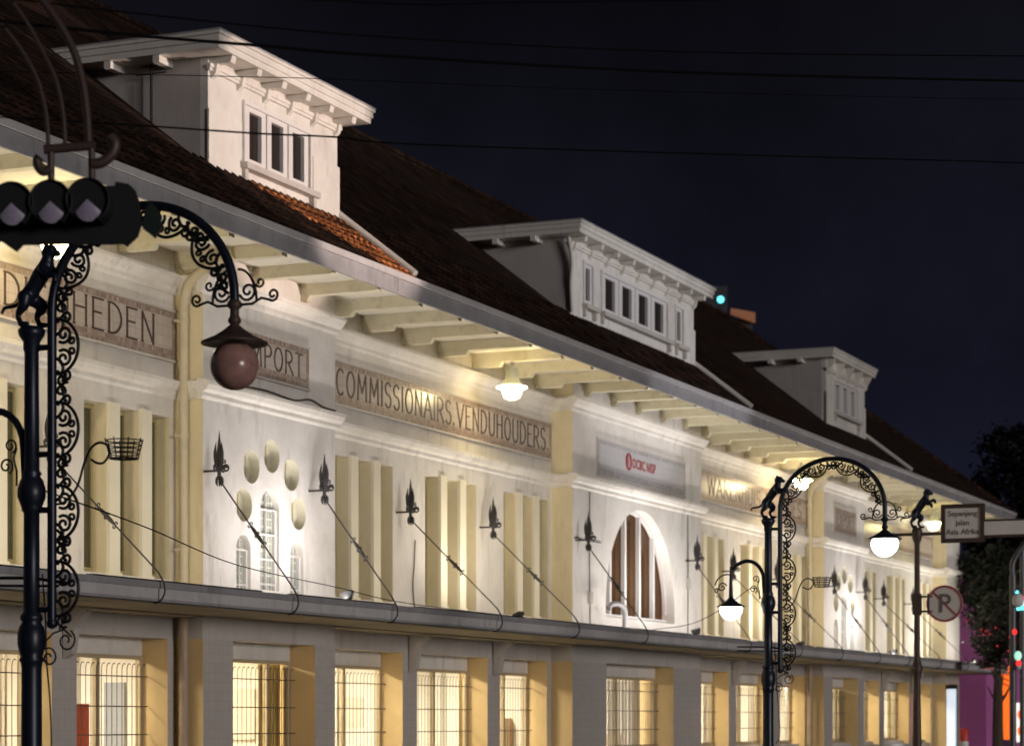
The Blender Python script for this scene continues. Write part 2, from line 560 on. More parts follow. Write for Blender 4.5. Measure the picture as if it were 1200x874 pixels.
# ------------------------------------------------------------------ stroke lettering of the tile friezes
def arc(cx, cz, rx, rz, a0, a1, n=10):
    return [(cx + rx * math.cos(R(a0 + (a1 - a0) * i / n)), cz + rz * math.sin(R(a0 + (a1 - a0) * i / n))) for i in range(n + 1)]
GL = {
 'A': (.62, [[(0, 0), (.31, 1)], [(.31, 1), (.62, 0)], [(.12, .35), (.5, .35)]], [(0, 0), (.62, 0)]),
 'B': (.5, [[(.05, 0), (.05, 1)], [(.05, 1)] + arc(.2, .77, .25, .23, 90, -90) + [(.05, .54)], [(.05, .54)] + arc(.2, .27, .3, .27, 90, -90) + [(.05, 0)]], [(.05, 0), (.05, 1)]),
 'C': (.56, [arc(.3, .5, .27, .5, 50, 310, 16)], []),
 'D': (.56, [[(.05, 0), (.05, 1)], [(.05, 1)] + arc(.12, .5, .42, .5, 90, -90, 14) + [(.05, 0)]], [(.05, 0), (.05, 1)]),
 'E': (.46, [[(.05, 0), (.05, 1)], [(.05, 1), (.46, 1)], [(.05, .55), (.38, .55)], [(.05, 0), (.46, 0)]], [(.05, 0), (.05, 1)]),
 'G': (.58, [arc(.3, .5, .27, .5, 50, 330, 16), [(.38, .42), (.58, .42)], [(.55, .42), (.55, .05)]], []),
 'H': (.56, [[(.05, 0), (.05, 1)], [(.51, 0), (.51, 1)], [(.05, .58), (.51, .58)]], [(.05, 0), (.05, 1), (.51, 0), (.51, 1)]),
 'I': (.12, [[(.06, 0), (.06, 1)]], [(.06, 0), (.06, 1)]),
 'K': (.54, [[(.05, 0), (.05, 1)], [(.05, .45), (.5, 1)], [(.2, .62), (.54, 0)]], [(.05, 0), (.05, 1), (.54, 0)]),
 'M': (.72, [[(.05, 0), (.1, 1)], [(.1, 1), (.36, .3)], [(.36, .3), (.62, 1)], [(.62, 1), (.67, 0)]], [(.05, 0), (.67, 0)]),
 'N': (.56, [[(.05, 0), (.05, 1)], [(.05, 1), (.51, 0)], [(.51, 0), (.51, 1)]], [(.05, 0), (.51, 1)]),
 'O': (.6, [arc(.3, .5, .27, .5, 0, 360, 22)], []),
 'P': (.5, [[(.05, 0), (.05, 1)], [(.05, 1)] + arc(.2, .74, .28, .26, 90, -90) + [(.05, .48)]], [(.05, 0), (.05, 1)]),
 'R': (.54, [[(.05, 0), (.05, 1)], [(.05, 1)] + arc(.2, .74, .28, .26, 90, -90) + [(.05, .48)], [(.22, .48), (.54, 0)]], [(.05, 0), (.05, 1), (.54, 0)]),
 'S': (.48, [arc(.24, .76, .2, .24, 30, 270, 12)[:-1] + arc(.24, .26, .22, .26, 90, -150, 12)], []),
 'T': (.52, [[(.26, 0), (.26, 1)], [(0, 1), (.52, 1)]], [(.26, 0)]),
 'U': (.56, [[(.05, 1), (.05, .3)] + arc(.28, .3, .23, .3, 180, 360, 12) + [(.51, 1)]], [(.05, 1), (.51, 1)]),
 'V': (.6, [[(0, 1), (.3, 0)], [(.3, 0), (.6, 1)]], [(0, 1), (.6, 1)]),
 'W': (.86, [[(0, 1), (.22, 0)], [(.22, 0), (.43, .9)], [(.43, .9), (.64, 0)], [(.64, 0), (.86, 1)]], [(0, 1), (.86, 1)]),
 'X': (.56, [[(0, 0), (.54, 1)], [(0, 1), (.56, 0)]], []),
 '.': (.14, [[(.05, 0), (.05, .1)]], []), ' ': (.3, [], []),
}
def lettering(text, x0, x1, z0, h, y, parent, m, name='lettering', th=.115, fit=True):
    gap = .17
    tot = sum(GL[c][0] + gap for c in text) - gap
    sx = (x1 - x0) / tot
    b = MB()
    x = x0
    k = 0
    for c in text:
        wd, strokes, ser = GL[c]
        for st in strokes:
            pts = [(x + p[0] * sx, z0 + p[1] * h) for p in st]
            for p, q in zip(pts, pts[1:]):
                dx, dz = q[0] - p[0], q[1] - p[1]
                L = math.hypot(dx, dz) or 1
                vert = abs(dz) / L
                t = h * th * (.55 + .45 * vert) * .5
                nx, nz = -dz / L * t, dx / L * t
                ex, ez = dx / L * t * .4, dz / L * t * .4
                yy = y - .004 - .0002 * (k % 17)
                k += 1
                q0 = (p[0] - ex, p[1] - ez); q1 = (q[0] + ex, q[1] + ez)
                quad = [(q0[0] + nx, q0[1] + nz), (q0[0] - nx, q0[1] - nz), (q1[0] - nx, q1[1] - nz), (q1[0] + nx, q1[1] + nz)]
                b.prism(quad, 'y', yy, y + .001)
        for sxp, szp in ser:
            cx, cz = x + sxp * sx, z0 + szp * h
            yy = y - .0042 - .0002 * (k % 17); k += 1
            b.box(cx - h * .09, cx + h * .09, yy, y + .001, cz - h * .022, cz + h * .022)
        x += (wd + gap) * sx
    return b.build(name, m, parent)

def text_mesh(txt, size, m, name, parent, loc, rot, bold=0, align='CENTER', sx=1, spacing=1):
    cu = bpy.data.curves.new(name, 'FONT')
    cu.body = txt
    cu.size = size
    cu.align_x = align
    cu.align_y = 'CENTER'
    cu.extrude = .002
    cu.offset = bold
    cu.space_character = spacing
    ob = bpy.data.objects.new(name, cu)
    col.objects.link(ob)
    bpy.context.view_layer.update()
    me = bpy.data.meshes.new_from_object(ob.evaluated_get(bpy.context.evaluated_depsgraph_get()))
    bpy.data.objects.remove(ob)
    me.materials.clear()
    me.materials.append(m)
    o = bpy.data.objects.new(name, me)
    col.objects.link(o)
    o.parent = parent
    o.location = loc
    o.rotation_euler = rot
    o.scale = (sx, 1, 1)
    return o

# ================================================================== SETTING
def slab(name, x0, x1, y0, y1, z0, z1, m):
    return tag(MB().box(x0, x1, y0, y1, z0, z1).build(name, m), kind='structure')
slab('ground', -1500, 2500, -1500, 1500, -1.2, -.06, M['ground'])
slab('road', -200, 400, -17.6, -10.0, -.05, 0, M['asphalt'])
slab('pavement', -200, 400, -9.75, .9, -.05, .12, M['paving'])
slab('kerb', -200, 400, -10.0, -9.75, -.05, .125, M['pave'])
slab('far_pavement', -200, 400, -30, -17.85, -.05, .12, M['paving'])
slab('far_kerb', -200, 400, -17.85, -17.6, -.05, .125, M['pave'])
b = MB()
for k in range(-30, 90):
    b.box(k * 4.0, k * 4.0 + 2, -13.9, -13.78, .002, .005)
tag(b.build('lane_marking', M['conewhite']), kind='structure')

# ================================================================== THE BUILDING
BX0, BX1 = 13.3, 87.4
bld = empty('commercial_building', (50, 0, 0), label='long white two storey colonial building with tiled roof, dormers and lit ground floor windows', cat='building')
class _P:  # parts are written in world coordinates; shift them under the Empty
    pass
def own(o, parent=None):
    """parent a world-space object to the building or one of its parts keeping it where it is"""
    p = parent or bld
    o.parent = p
    o.matrix_parent_inverse = Matrix.Translation((-50, 0, 0)) if p == bld else Matrix.Identity(4)
    return o
def part(b, name, m, parent=None):
    return own(b.build(name, m), parent)

PY = -.5                     # front of the projecting panels
PANELS = [(13.3, 22.15, 'arch'), (33.45, 38.0, 'holes'), (49.3, 58.1, 'arch'), (69.4, 74.0, 'holes'), (85.3, 87.4, 'end')]
RECESS = [(22.15, 33.45), (38.0, 49.3), (58.1, 69.4), (74.0, 85.3)]
ZC, ZT = 3.3, 9.1            # canopy, soffit

def trim_run(b, x0, x1, y, prof, mi=0):
    """moulding of profile (projection, z) along a wall face at y"""
    poly = [(y + .06, prof[0][1])] + [(y - p, z) for p, z in prof] + [(y + .06, prof[-1][1])]
    b.prism(poly, 'x', x0, x1, mi)
MOULD = [(.02, 6.72), (.05, 6.76), (.05, 6.82), (.12, 6.86), (.15, 6.93), (.17, 6.93), (.17, 6.99), (.04, 7.03)]
CROWN = [(.02, 8.38), (.05, 8.42), (.05, 8.48), (.11, 8.53), (.16, 8.60), (.19, 8.61), (.19, 8.66), (.05, 8.69)]

def make_trip(e, off, parent_wall):
    """three slit windows side by side, right edge at e-off; returns hole rectangles"""
    r = e - off
    return [(r - 2.46, r - 1.84), (r - 1.54, r - .92), (r - .62, r)]

Z0U, Z1U = 3.86, 6.42
for (x0, x1) in RECESS:
    holes = []
    trips = [make_trip(x1, o, None) for o in (.18, 4.05, 7.95)]
    for t in trips:
        for a, c in t: holes.append(rect(a, c, Z0U, Z1U))
    wl = plate('recessed_wall', rect(x0, x1, ZC, ZT), holes, 0, .32, [M['recess'], M['cream']], None)
    own(wl)
    # moulding, crown, bands
    b = MB()
    trim_run(b, x0 + .001, x1 - .001, 0, MOULD)
    trim_run(b, x0 + .001, x1 - .001, 0, CROWN)
    part(b, 'cornice', M['trim'])
    for t in trips:
        b = MB(); pn = MB(); ps = MB()
        for a, c in t:
            b.box(a, a + .05, .24, .30, Z0U, Z1U); b.box(c - .05, c, .24, .30, Z0U, Z1U)
            b.box(a + .05, c - .05, .24, .30, Z1U - .07, Z1U); b.box(a + .05, c - .05, .24, .30, Z0U, Z0U + .09)
            b.box((a + c) / 2 - .018, (a + c) / 2 + .018, .245, .295, Z0U + .09, Z1U - .07)
        wn = part(b, 'window', M['olive'])
        for a, c in t:
            part(MB().box(a + .05, c - .05, .268, .274, Z0U + .09, Z1U - .07), 'pane', M['glass_dark'], wn)
        # mullion posts with small plinths, proud of the wall
        b = MB()
        for (a, c), (a2, c2) in zip(t, t[1:]):
            b.box(c + .004, a2 - .004, -.055, .012, Z0U + .02, Z1U + .03)
            b.box(c - .03, a2 + .03, -.075, .012, Z0U - .16, Z0U + .02)
        part(b, 'window_post', M['post'])
    # dim attic-like room behind the slits
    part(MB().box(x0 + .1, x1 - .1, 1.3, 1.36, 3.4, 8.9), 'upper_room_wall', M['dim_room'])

def sign_panel(x0, x1, z0, z1, y, text=None, tx=None, bg='tilebg', bd='tileborder', lm='letter'):
    """tile frieze: field, patterned border strips, lettering"""
    s = part(MB().box(x0, x1, y - .035, y + .02, z0, z1), 'sign_panel', M[bg])
    b = MB()
    t = .10
    b.box(x0, x1, y - .039, y - .034, z1 - t, z1)
    b.box(x0, x1, y - .039, y - .034, z0, z0 + t + .05)
    b.box(x0, x0 + t, y - .039, y - .034, z0 + t + .05, z1 - t)
    b.box(x1 - t, x1, y - .039, y - .034, z0 + t + .05, z1 - t)
    part(b, 'border', M[bd], s)
    # raised lip around the field
    b = MB()
    for a, c, z, zz in ((x0 - .04, x1 + .04, z1, z1 + .035), (x0 - .04, x1 + .04, z0 - .035, z0)):
        b.box(a, c, y - .05, y + .02, z, zz)
    part(b, 'lip', M['lintel'], s)
    if text:
        l = lettering(text, tx[0], tx[1], z0 + .17, (z1 - z0) - .30, y - .035, None, M[lm])
        own(l, s)
    return s

SZ0, SZ1 = 7.33, 8.09
sign_panel(22.4, 33.38, SZ0, SZ1, 0, 'KANTOORBENOODIGDHEDEN', (22.6, 32.75))
sign_panel(38.15, 49.22, SZ0, SZ1, 0, 'COMMISSIONAIRS.VENDUHOUDERS.', (38.95, 49.05))
sign_panel(58.9, 69.3, SZ0, SZ1, 0, 'WARENHUIS DE VRIES', (60.0, 68.6))
sign_panel(74.4, 85.2, SZ0, SZ1, 0)
sign_panel(34.55, 36.95, 7.30, 7.98, PY, 'IMPORT', (34.78, 36.72))
sign_panel(70.5, 72.9, 7.30, 7.98, PY, 'EXPORT', (70.73, 72.67))
sp_ = sign_panel(50.75, 56.75, 7.14, 7.93, PY, None, None, 'tilegrey', 'tilegreyb')
# red emblem and name on the grey panel: a round badge with a sail, and letters
b = MB()
yy = PY - .045
b.prism(circ(52.74, 7.60, .20, 28), 'y', yy, PY - .034)
own(b.build('emblem', M['red']), sp_)
b = MB()
for k, (a, c) in enumerate((((52.68, 7.47), (52.62, 7.72)), ((52.74, 7.45), (52.74, 7.75)), ((52.80, 7.47), (52.83, 7.70)))):
    b.box(a[0] - .014, a[0] + .014, yy - .003, yy + .002, a[1], c[1])
own(b.build('emblem_sail', M['tilegrey']), sp_)
t_ = text_mesh('OCBC NISP', .31, M['red'], 'red_lettering', None, (0, 0, 0), (R(90), 0, 0), .006, 'LEFT', .92, 1.12)
t_.location = (52.99, PY - .04, 7.58)
own(t_, sp_)

# ---- projecting panels
def side_returns(x0, x1):
    """the two side faces of a projecting panel, in warm-lit cream, with wrapped mouldings"""
for (x0, x1, kind) in PANELS:
    ends_cream = [M['white'], M['cream']]
    cx = (x0 + x1) / 2
    holes = []
    if kind == 'holes':
        for dx, z in ((-.94, 5.15), (-.69, 5.79), (0, 6.03), (.69, 5.79), (.94, 5.15)):
            holes.append(circ(cx + dx - .03, z, .275))
        holes += [archp(cx - .42, cx + .24, 3.8, 5.47), archp(cx - 1.22, cx - .74, 3.75, 4.66), archp(cx + .62, cx + 1.1, 3.75, 4.66)]
    elif kind == 'arch':
        holes.append(archp(cx - 2.36, cx + 2.36, 3.98, 6.55, 40))
    wl = plate('projecting_wall', rect(x0, x1, ZC, ZT), holes, PY, .36, [M['white'], M['white']], None)
    for p in wl.data.polygons:       # outer side faces are cream
        if p.normal.x < -.9 and abs(p.center.x - x0) < .01: p.material_index = 1
    wl.data.materials[1] = M['cream']
    for p in wl.data.polygons:
        if p.material_index == 1 and not (abs(p.center.x - x0) < .01 or abs(p.center.x - x1) < .01): p.material_index = 0
    if kind == 'holes':                # olive shade inside the round openings is put into their colour
        wl.data.materials.append(M['niche_shade'])
        for p in wl.data.polygons:
            if abs(p.normal.y) < .5 and any((p.center.x - cx - dx + .03) ** 2 + (p.center.z - z) ** 2 < .09 for dx, z in ((-.94, 5.15), (-.69, 5.79), (0, 6.03), (.69, 5.79), (.94, 5.15))): p.material_index = 2
    own(wl)
    for xa in (x0, x1 - .3):
        part(MB().box(xa, xa + .3, PY + .36, .36, ZC, ZT), 'panel_return', M['cream'])
    for prof, nm in ((MOULD, 'cornice'), (CROWN, 'cornice')):
        b = MB()
        ex = .10
        trim_run(b, x0 - ex, x1 + ex, PY, prof)
        for xs, sg in ((x0, -1), (x1, 1)):
            poly = [(xs - sg * .01, prof[0][1])] + [(xs + sg * (p * .6), z) for p, z in prof] + [(xs - sg * .01, prof[-1][1])]
            b.prism(poly, 'y', PY + .061, -.02)
        part(b, nm, M['trim'])
    # windows inside
    if kind == 'holes':
        for h in holes[:5]:
            hx = sum(p[0] for p in h) / len(h); hz = sum(p[1] for p in h) / len(h)
            b = MB(); b.prism(circ(hx, hz, .272), 'y', PY + .17, PY + .22)
            wn = part(b, 'round_window', M['niche_shade'])
            b = MB()
            for k_ in (-.09, .09): b.box(hx + k_ - .012, hx + k_ + .012, PY + .158, PY + .169, hz - .24, hz + .24)
            part(b, 'glazing_bar', M['olive'], wn)
        for (a, c, z0, z1, nb) in ((cx - .42, cx + .24, 3.8, 5.47, 4), (cx - 1.22, cx - .74, 3.75, 4.66, 2), (cx + .62, cx + 1.1, 3.75, 4.66, 2)):
            b = MB()
            f = [(a, z0), (a + .05, z0), (a + .05, z1 - .3), (a, z1 - .3)]
            b.box(a, a + .05, PY + .06, PY + .12, z0, z1 - (c - a) / 2); b.box(c - .05, c, PY + .06, PY + .12, z0, z1 - (c - a) / 2)
            for k in range(nb):
                zz = z0 + .1 + (z1 - z0 - (c - a) / 2 - .1) * k / (nb - 1 if nb > 1 else 1)
                b.box(a + .05, c - .05, PY + .065, PY + .115, zz - .012, zz + .012)
            b.box((a + c) / 2 - .010, (a + c) / 2 + .010, PY + .07, PY + .11, z0, z1 - .06)
            o_ = archp(a, c, z0, z1); n_ = len(o_)
            wn = part(b, 'arched_window', M['framew'])
            b = MB(); b.prism(archp(a + .01, c - .01, z0, z1 - .01), 'y', PY + .122, PY + .127)
            part(b, 'pane', M['glass_lead'], wn)
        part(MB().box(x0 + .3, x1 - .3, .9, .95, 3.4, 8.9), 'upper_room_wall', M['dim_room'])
    elif kind == 'arch':
        b = MB()
        for k in (-2, -1, 0, 1):
            x = cx + .45 + k * .98
            r = 2.3
            zt = 4.19 + math.sqrt(max(0, r * r - (x - cx) ** 2))
            b.box(x - .05, x + .05, PY + .20, PY + .30, 3.98, zt)
        b.box(cx - 2.35, cx + 2.35, PY + .19, PY + .31, 3.985, 4.07)
        ro = [(cx + 2.37 * math.cos(math.pi * k / 40), 4.19 + 2.36 * math.sin(math.pi * k / 40)) for k in range(41)]
        ri = [(cx + 2.29 * math.cos(math.pi * k / 40), 4.19 + 2.28 * math.sin(math.pi * k / 40)) for k in range(41)]
        for k in range(40):
            b.prism([ro[k], ro[k + 1], ri[k + 1], ri[k]], 'y', PY + .21, PY + .29)
        wn = part(b, 'arched_window', M['framew'])
        b = MB(); b.prism(archp(cx - 2.34, cx + 2.34, 3.99, 6.53, 40), 'y', PY + .315, PY + .32)
        part(b, 'pane', glass('brown_lit_glass', (.62, .42, .24), .10, .25, (.20, .11, .05)), wn)
        b = MB().box(x0 + .3, x1 - .3, 2.2, 2.25, 3.4, 8.9)
        part(b, 'upper_room_wall', M['interior'])

# ---- ground floor
ZH = 2.93
YW = .45
tilec = [M['tile'], M['cream']]
def pier(x0, x1, y, yb=YW):
    b = MB()
    b.box(x0, x1, y, yb, .12, ZH)
    o = part(b, 'pier', [M['tile'], M['ochre']])
    for p in o.data.polygons:
        if abs(p.normal.x) > .9: p.material_index = 1
    return o
def lower_window(x0, x1, yw, mull, panel=False):
    """window set back in an opening: frame, pane, roller box, grille with hooped bars"""
    zs = .95
    b = MB()
    b.box(x0, x0 + .07, yw, yw + .09, zs, ZH); b.box(x1 - .09, x1, yw, yw + .09, zs, ZH)
    b.box(x0 + .07, x1 - .09, yw, yw + .09, zs, zs + .08)
    for m_ in mull:
        xm = x0 + (x1 - x0) * m_
        b.box(xm - .045, xm + .045, yw + .005, yw + .085, zs + .08, 2.62)
    b.box(x0 + .07, x1 - .09, yw + .01, yw + .08, 2.6, 2.66)
    wn = part(b, 'window', M['frame'])
    part(MB().box(x0 + .07, x1 - .09, yw - .03, yw + .1, 2.66, ZH), 'roller_box', M['trim'], wn)
    part(MB().box(x0 + .07, x1 - .09, yw + .04, yw + .046, zs + .08, 2.6), 'pane', M['glass'], wn)
    b = MB()
    yg = yw - .10
    n = max(4, int((x1 - x0) / .15))
    st = (x1 - x0 - .1) / n
    for k in range(n):
        xa = x0 + .05 + st * k
        # hooped bar: up, over towards the next one
        pts = [(xa, yg, zs), (xa, yg, 2.42)] + [(xa + st * .45 * (1 - math.cos(a)), yg, 2.42 + .11 * math.sin(a)) for a in (.5, 1.0, 1.57, 2.1)]
        b.tube(pts, .0065, 5, caps=False)
    for z in (1.05, 1.42, 1.86, 2.33):
        b.tube([(x0 + .02, yg, z), (x1 - .02, yg, z)], .009, 5)
    part(b, 'grille', M['grille'], wn)
    b = MB().box(x0, x1, yw - .25, yw + .12, .85, .95)
    part(b, 'sill', M['lintel'], wn)

def blinds(x0, x1, seed):
    r = random.Random(seed)
    x = x0 + .05
    while x < x1 - .3:
        wd = r.uniform(.25, .8)
        t = r.random()
        if t < .62:
            b = MB()
            m_ = max(2, int(wd / .09))
            for k in range(m_):
                xa = x + wd * k / m_
                b.box(xa, xa + wd / m_ * .8, YW + .50 + .02 * (k % 2), YW + .51 + .02 * (k % 2), 1.0, 2.9)
            part(b, 'blind', M['blind'] if t < .46 else M['blind_dark'])
        x += wd + r.uniform(.05, .5)

for (x0, x1) in RECESS:
    e = x1
    ps = [(x0, x0 + .55), (e - 7.52, e - 6.87), (e - 3.48, e - 2.83)]
    for a, c in ps: pier(a, c, 0)
    op = [(x0 + .55, e - 7.52), (e - 6.87, e - 3.48), (e - 2.83, e - .25)]
    pier(e - .25, e, 0)
    for k, (a, c) in enumerate(op):
        part(MB().box(a, c, .02, YW, .12, .85), 'apron_wall', M['tile'])
        lower_window(a, c, YW, (.52,) if k < 2 else (.5,))
        blinds(a, c, int(a * 10))
    part(MB().box(x0, x1, .015, YW + .2, ZH, ZC + .1), 'lintel', M['lintel'])
    # small corbels under the canopy
    for xx in (e - 7.2, e - 3.15):
        b = MB()
        b.prism([(-.02, 2.55), (-.16, 2.62), (-.22, 3.0), (-.42, 3.22), (-.42, 3.29), (-.02, 3.29)], 'x', xx - .075, xx + .075)
        part(b, 'corbel', M['lintel'])
for (x0, x1, kind) in PANELS:
    if kind == 'holes':
        ps = [(x0, x0 + .95), (x1 - .75, x1)]; mull = (.72,)
    elif kind == 'arch':
        ps = [(x0, x0 + 2.1), (x1 - 2.1, x1)]; mull = (.14, .42, .73)
    else:
        ps = [(x0, x0 + .5), (x1 - .5, x1)]; mull = ()
    for a, c in ps:
        o = pier(a, c, PY, YW)
    a, c = ps[0][1], ps[1][0]
    part(MB().box(a, c, PY + .02, YW, .12, .85), 'apron_wall', M['tile'])
    lower_window(a, c, -.02 if kind != 'end' else .3, mull)
    part(MB().box(x0, x1, PY + .015, YW + .2, ZH, ZC + .1), 'lintel', M['lintel'])
    if kind == 'arch':
        b = MB()
        n_ = int((c - a) / .12)
        for k in range(n_):
            xa = a + .1 + (c - a - .2) * k / n_
            b.box(xa, xa + .085, .30 + .02 * (k % 2), .31 + .02 * (k % 2), .9, 2.95)
        part(b, 'blind', M['blind'])
    elif kind == 'holes':
        xm = a + (c - a) * .68
        b = MB()
        n_ = 16
        for k in range(n_):
            xa = xm + .06 + (c - xm - .12) * k / n_
            b.box(xa, xa + (c - xm - .12) / n_ - .002, .13 + .02 * (k % 2), .15 + .02 * (k % 2), .9, 2.6)
        part(b, 'blind', M['blind_dark'])
        b = MB()
        for z in (1.1, 1.35, 1.75, 2.1):
            b.box(a + .1, xm - .2, 2.2, 2.5, z, z + .05)
        b.box(a + .1, a + .16, 2.2, 2.5, .3, 2.15); b.box(xm - .26, xm - .2, 2.2, 2.5, .3, 2.15)
        part(b, 'bookshelf', M['blind'])

# interior shell of the lit shop
part(MB().box(BX0 + .3, BX1 - .3, 4.6, 4.7, .12, 3.3), 'interior_back_wall', M['interior'])
part(MB().box(BX0 + .3, BX1 - .3, .7, 4.6, 3.12, 3.2), 'interior_ceiling', M['interior'])
part(MB().box(BX0 + .3, BX1 - .3, .7, 4.6, .12, .16), 'interior_floor', M['interior'])
r = random.Random(33)
M['door_in'] = mat('blue_grey_door_paint', (.34, .37, .42), .4)
M['wood_in'] = mat('pale_wood_cabinet', (.52, .36, .20), .5)
M['paper_in'] = mat('pale_paper_notice', (.72, .66, .55), .7)
def furnish(x):
    """what stands against the near face of a partition: doors, pillars, cabinets, pictures, curtains"""
    y = .95
    while y < 4.2:
        q = r.random(); w_ = r.uniform(.35, .85)
        if q < .26: part(MB().box(x - .05, x + .03, y, y + w_, .16, 2.25), 'interior_door', M['door_in'])
        elif q < .46: part(MB().box(x - .30, x + .03, y, y + .3, .16, 3.11), 'interior_column', M['blind'])
        elif q < .62: part(MB().box(x - .42, x + .03, y, y + w_, .16, r.uniform(1.2, 2.1)), 'cabinet', M['wood_in'])
        elif q < .78: part(MB().box(x - .03, x + .03, y, y + w_ * .7, 1.5, 2.1), 'notice', M['paper_in'])
        else:
            b = MB()
            for k in range(6): b.tube([(x - .06 - .02 * (k % 2), y + w_ * k / 6, 2.9), (x - .06 - .02 * (k % 2), y + w_ * k / 6, .3)], w_ / 11, 6)
            part(b, 'curtain', M['blind_dark'])
        y += w_ + r.uniform(.05, .5)
xs = [22.15, 27.8, 33.45, 38.0, 43.6, 49.3, 58.1, 63.7, 69.4, 74, 79.6, 85.3]
for k, x in enumerate(xs):
    part(MB().box(x + .04, x + .14, .72, 4.6, .16, 3.12), 'partition', M['interior'])
    if x != 38.0: furnish(x + .04)
    else:
        for y_ in (1.1, 2.0, 2.9):
            part(MB().box(x - .02, x + .04, y_, y_ + .5, 1.3, 2.2), 'notice', M['paper_in'])
part(MB().box(31.9, 32.35, .9, .95, .3, 1.9), 'notice_board', M['orange_panel'])
r = random.Random(21)
for (x0, x1) in RECESS + [(33.6, 37.9), (69.6, 73.9)]:
    x = x0 + .5
    while x < x1 - .8:
        q = r.random()
        wd = r.uniform(.5, 1.1)
        if q < .35:
            part(MB().box(x, x + .22, 1.6, 1.82, .16, 3.12), 'interior_column', M['blind'])
        elif q < .6:
            b = MB(); b.box(x, x + wd, 4.5, 4.6, .16, 2.4); part(b, 'interior_door', M['door_in'])
        elif q < .85:
            b = MB()
            b.box(x, x + wd, 3.9, 4.4, .16, r.uniform(1.5, 2.2))
            part(b, 'cabinet', M['wood_in'])
        x += wd + r.uniform(.1, .6)
def room_light(x, y, wx, p, c=(1, .84, .60)):
    l = bpy.data.lights.new('room_light', 'AREA')
    l.shape = 'RECTANGLE'; l.size = wx; l.size_y = .5
    l.energy = p; l.color = c
    o = bpy.data.objects.new('room_light', l)
    o.location = (x, y, 3.05)
    col.objects.link(o)
    part(MB().box(x - wx / 2, x + wx / 2, y - .12, y + .12, 3.07, 3.12), 'ceiling_lamp', M['e_room'])
WARM = (1, .89, .71)
for x0, x1, pw, c in ((22.15, 27.8, 75, WARM), (27.8, 33.45, 75, WARM), (33.45, 38, 60, (1, .86, .62)), (38, 43.6, 80, WARM), (43.6, 49.3, 80, WARM),
                      (49.3, 58.1, 95, (1, .92, .85)), (58.1, 63.7, 80, WARM), (63.7, 69.4, 80, WARM), (69.4, 74, 40, (.95, .95, .9)), (74, 79.6, 70, WARM), (79.6, 85.3, 70, WARM)):
    room_light((x0 + x1) / 2 - .6, 1.7, (x1 - x0) * .6, pw * 6.5, c)
# brown-lit gallery behind the arched window
l = bpy.data.lights.new('gallery_light', 'POINT'); l.energy = 40; l.color = (1, .62, .30); l.shadow_soft_size = .2
o = bpy.data.objects.new('gallery_light', l); o.location = (55.3, 1.2, 4.4); col.objects.link(o)

# canopy over the pavement: slab with gutter lip
YCAN = -2.05
b = MB()
b.prism([(YCAN, 3.335), (YCAN, 3.50), (YCAN + .05, 3.56), (PY - .005, 3.63), (PY - .005, 3.31), (YCAN + .1, 3.33)], 'x', 13, 88.3)
part(b, 'canopy', M['canopy'])
b = MB()
b.box(13, 88.3, YCAN - .035, YCAN - .002, 3.50, 3.59)
b.box(13, 88.3, YCAN - .02, YCAN - .002, 3.31, 3.35)
part(b, 'canopy_lip', M['fascia'])
b = MB()
for (x0, x1) in RECESS:
    b.box(x0 + .002, x1 - .002, PY - .005, .014, 3.30, 3.62)
part(b, 'canopy_slab', M['canopy'])
b = MB()
b.box(13, 88.3, YCAN + .12, PY - .02, 3.295, 3.309)
for (x0, x1) in RECESS: b.box(x0 + .004, x1 - .004, PY - .018, .012, 3.27, 3.298)
part(b, 'canopy_underside', M['canopy_under'])

# eaves: soffit boards, beams, gutter and the tiled roof
YE = -2.1
RY, RZ = 6.25, 15.65
def rz(y): return 9.18 + (y - YE) * (RZ - 9.18) / (RY - YE)
EX0, EX1 = 11.2, 89.5
part(MB().box(EX0 + .2, EX1 - .15, YE + .06, .3, 9.06, 9.12), 'soffit', M['soffit'])
nb = 0
x = 11.9
bp = None
while x < 89:
    b = MB()
    # beam with a stepped, moulded wall end
    b.box(x - .085, x + .085, YE + .16, .0, 8.86, 9.058)
    b.prism([(-.02, 8.77), (-.60, 8.77), (-.66, 8.862), (-.02, 8.862)], 'x', x - .07, x + .07)
    part(b, 'eave_beam', M['beam'])
    x += 1.66
b = MB()
b.prism([(YE, 8.87), (YE, 9.19), (YE + .12, 9.19), (YE + .12, 9.0), (YE + .05, 8.87)], 'x', EX0, EX1)
part(b, 'gutter', M['fascia'])
part(MB().box(EX0, EX1, YE - .05, YE - .002, 9.13, 9.235), 'gutter_lip', M['fascia_top'])
b = MB()
for k in range(22):
    xx = EX0 + .8 + k * 3.6
    b.box(xx, xx + .05, YE - .012, YE - .001, 8.88, 9.125)
part(b, 'gutter_clips', M['fascia'])
b = MB()
def rpt(x, y, z): return (x, y, z)
e0, e1 = EX0 + 8.35, EX1 - 8.35
yb = 2 * RY - YE
vs = [(EX0, YE + .05, 9.2), (EX1, YE + .05, 9.2), (EX1, yb, 9.2), (EX0, yb, 9.2), (e0, RY, RZ), (e1, RY, RZ)]
b.add(vs, [(0, 1, 5, 4), (2, 3, 4, 5), (1, 2, 5), (3, 0, 4), (3, 2, 1, 0)])
rf = part(b, 'roof', M['roof'])
b = MB()
b.tube([(e0, RY, RZ + .03), (e1, RY, RZ + .03)], .13, 8)
for p, q in (((e1, RY, RZ), (EX1, YE + .05, 9.22)), ((e0, RY, RZ), (EX0, YE + .05, 9.22))): b.tube([p, q], .12, 8)
own(b.build('ridge_tiles', M['roof']), rf)
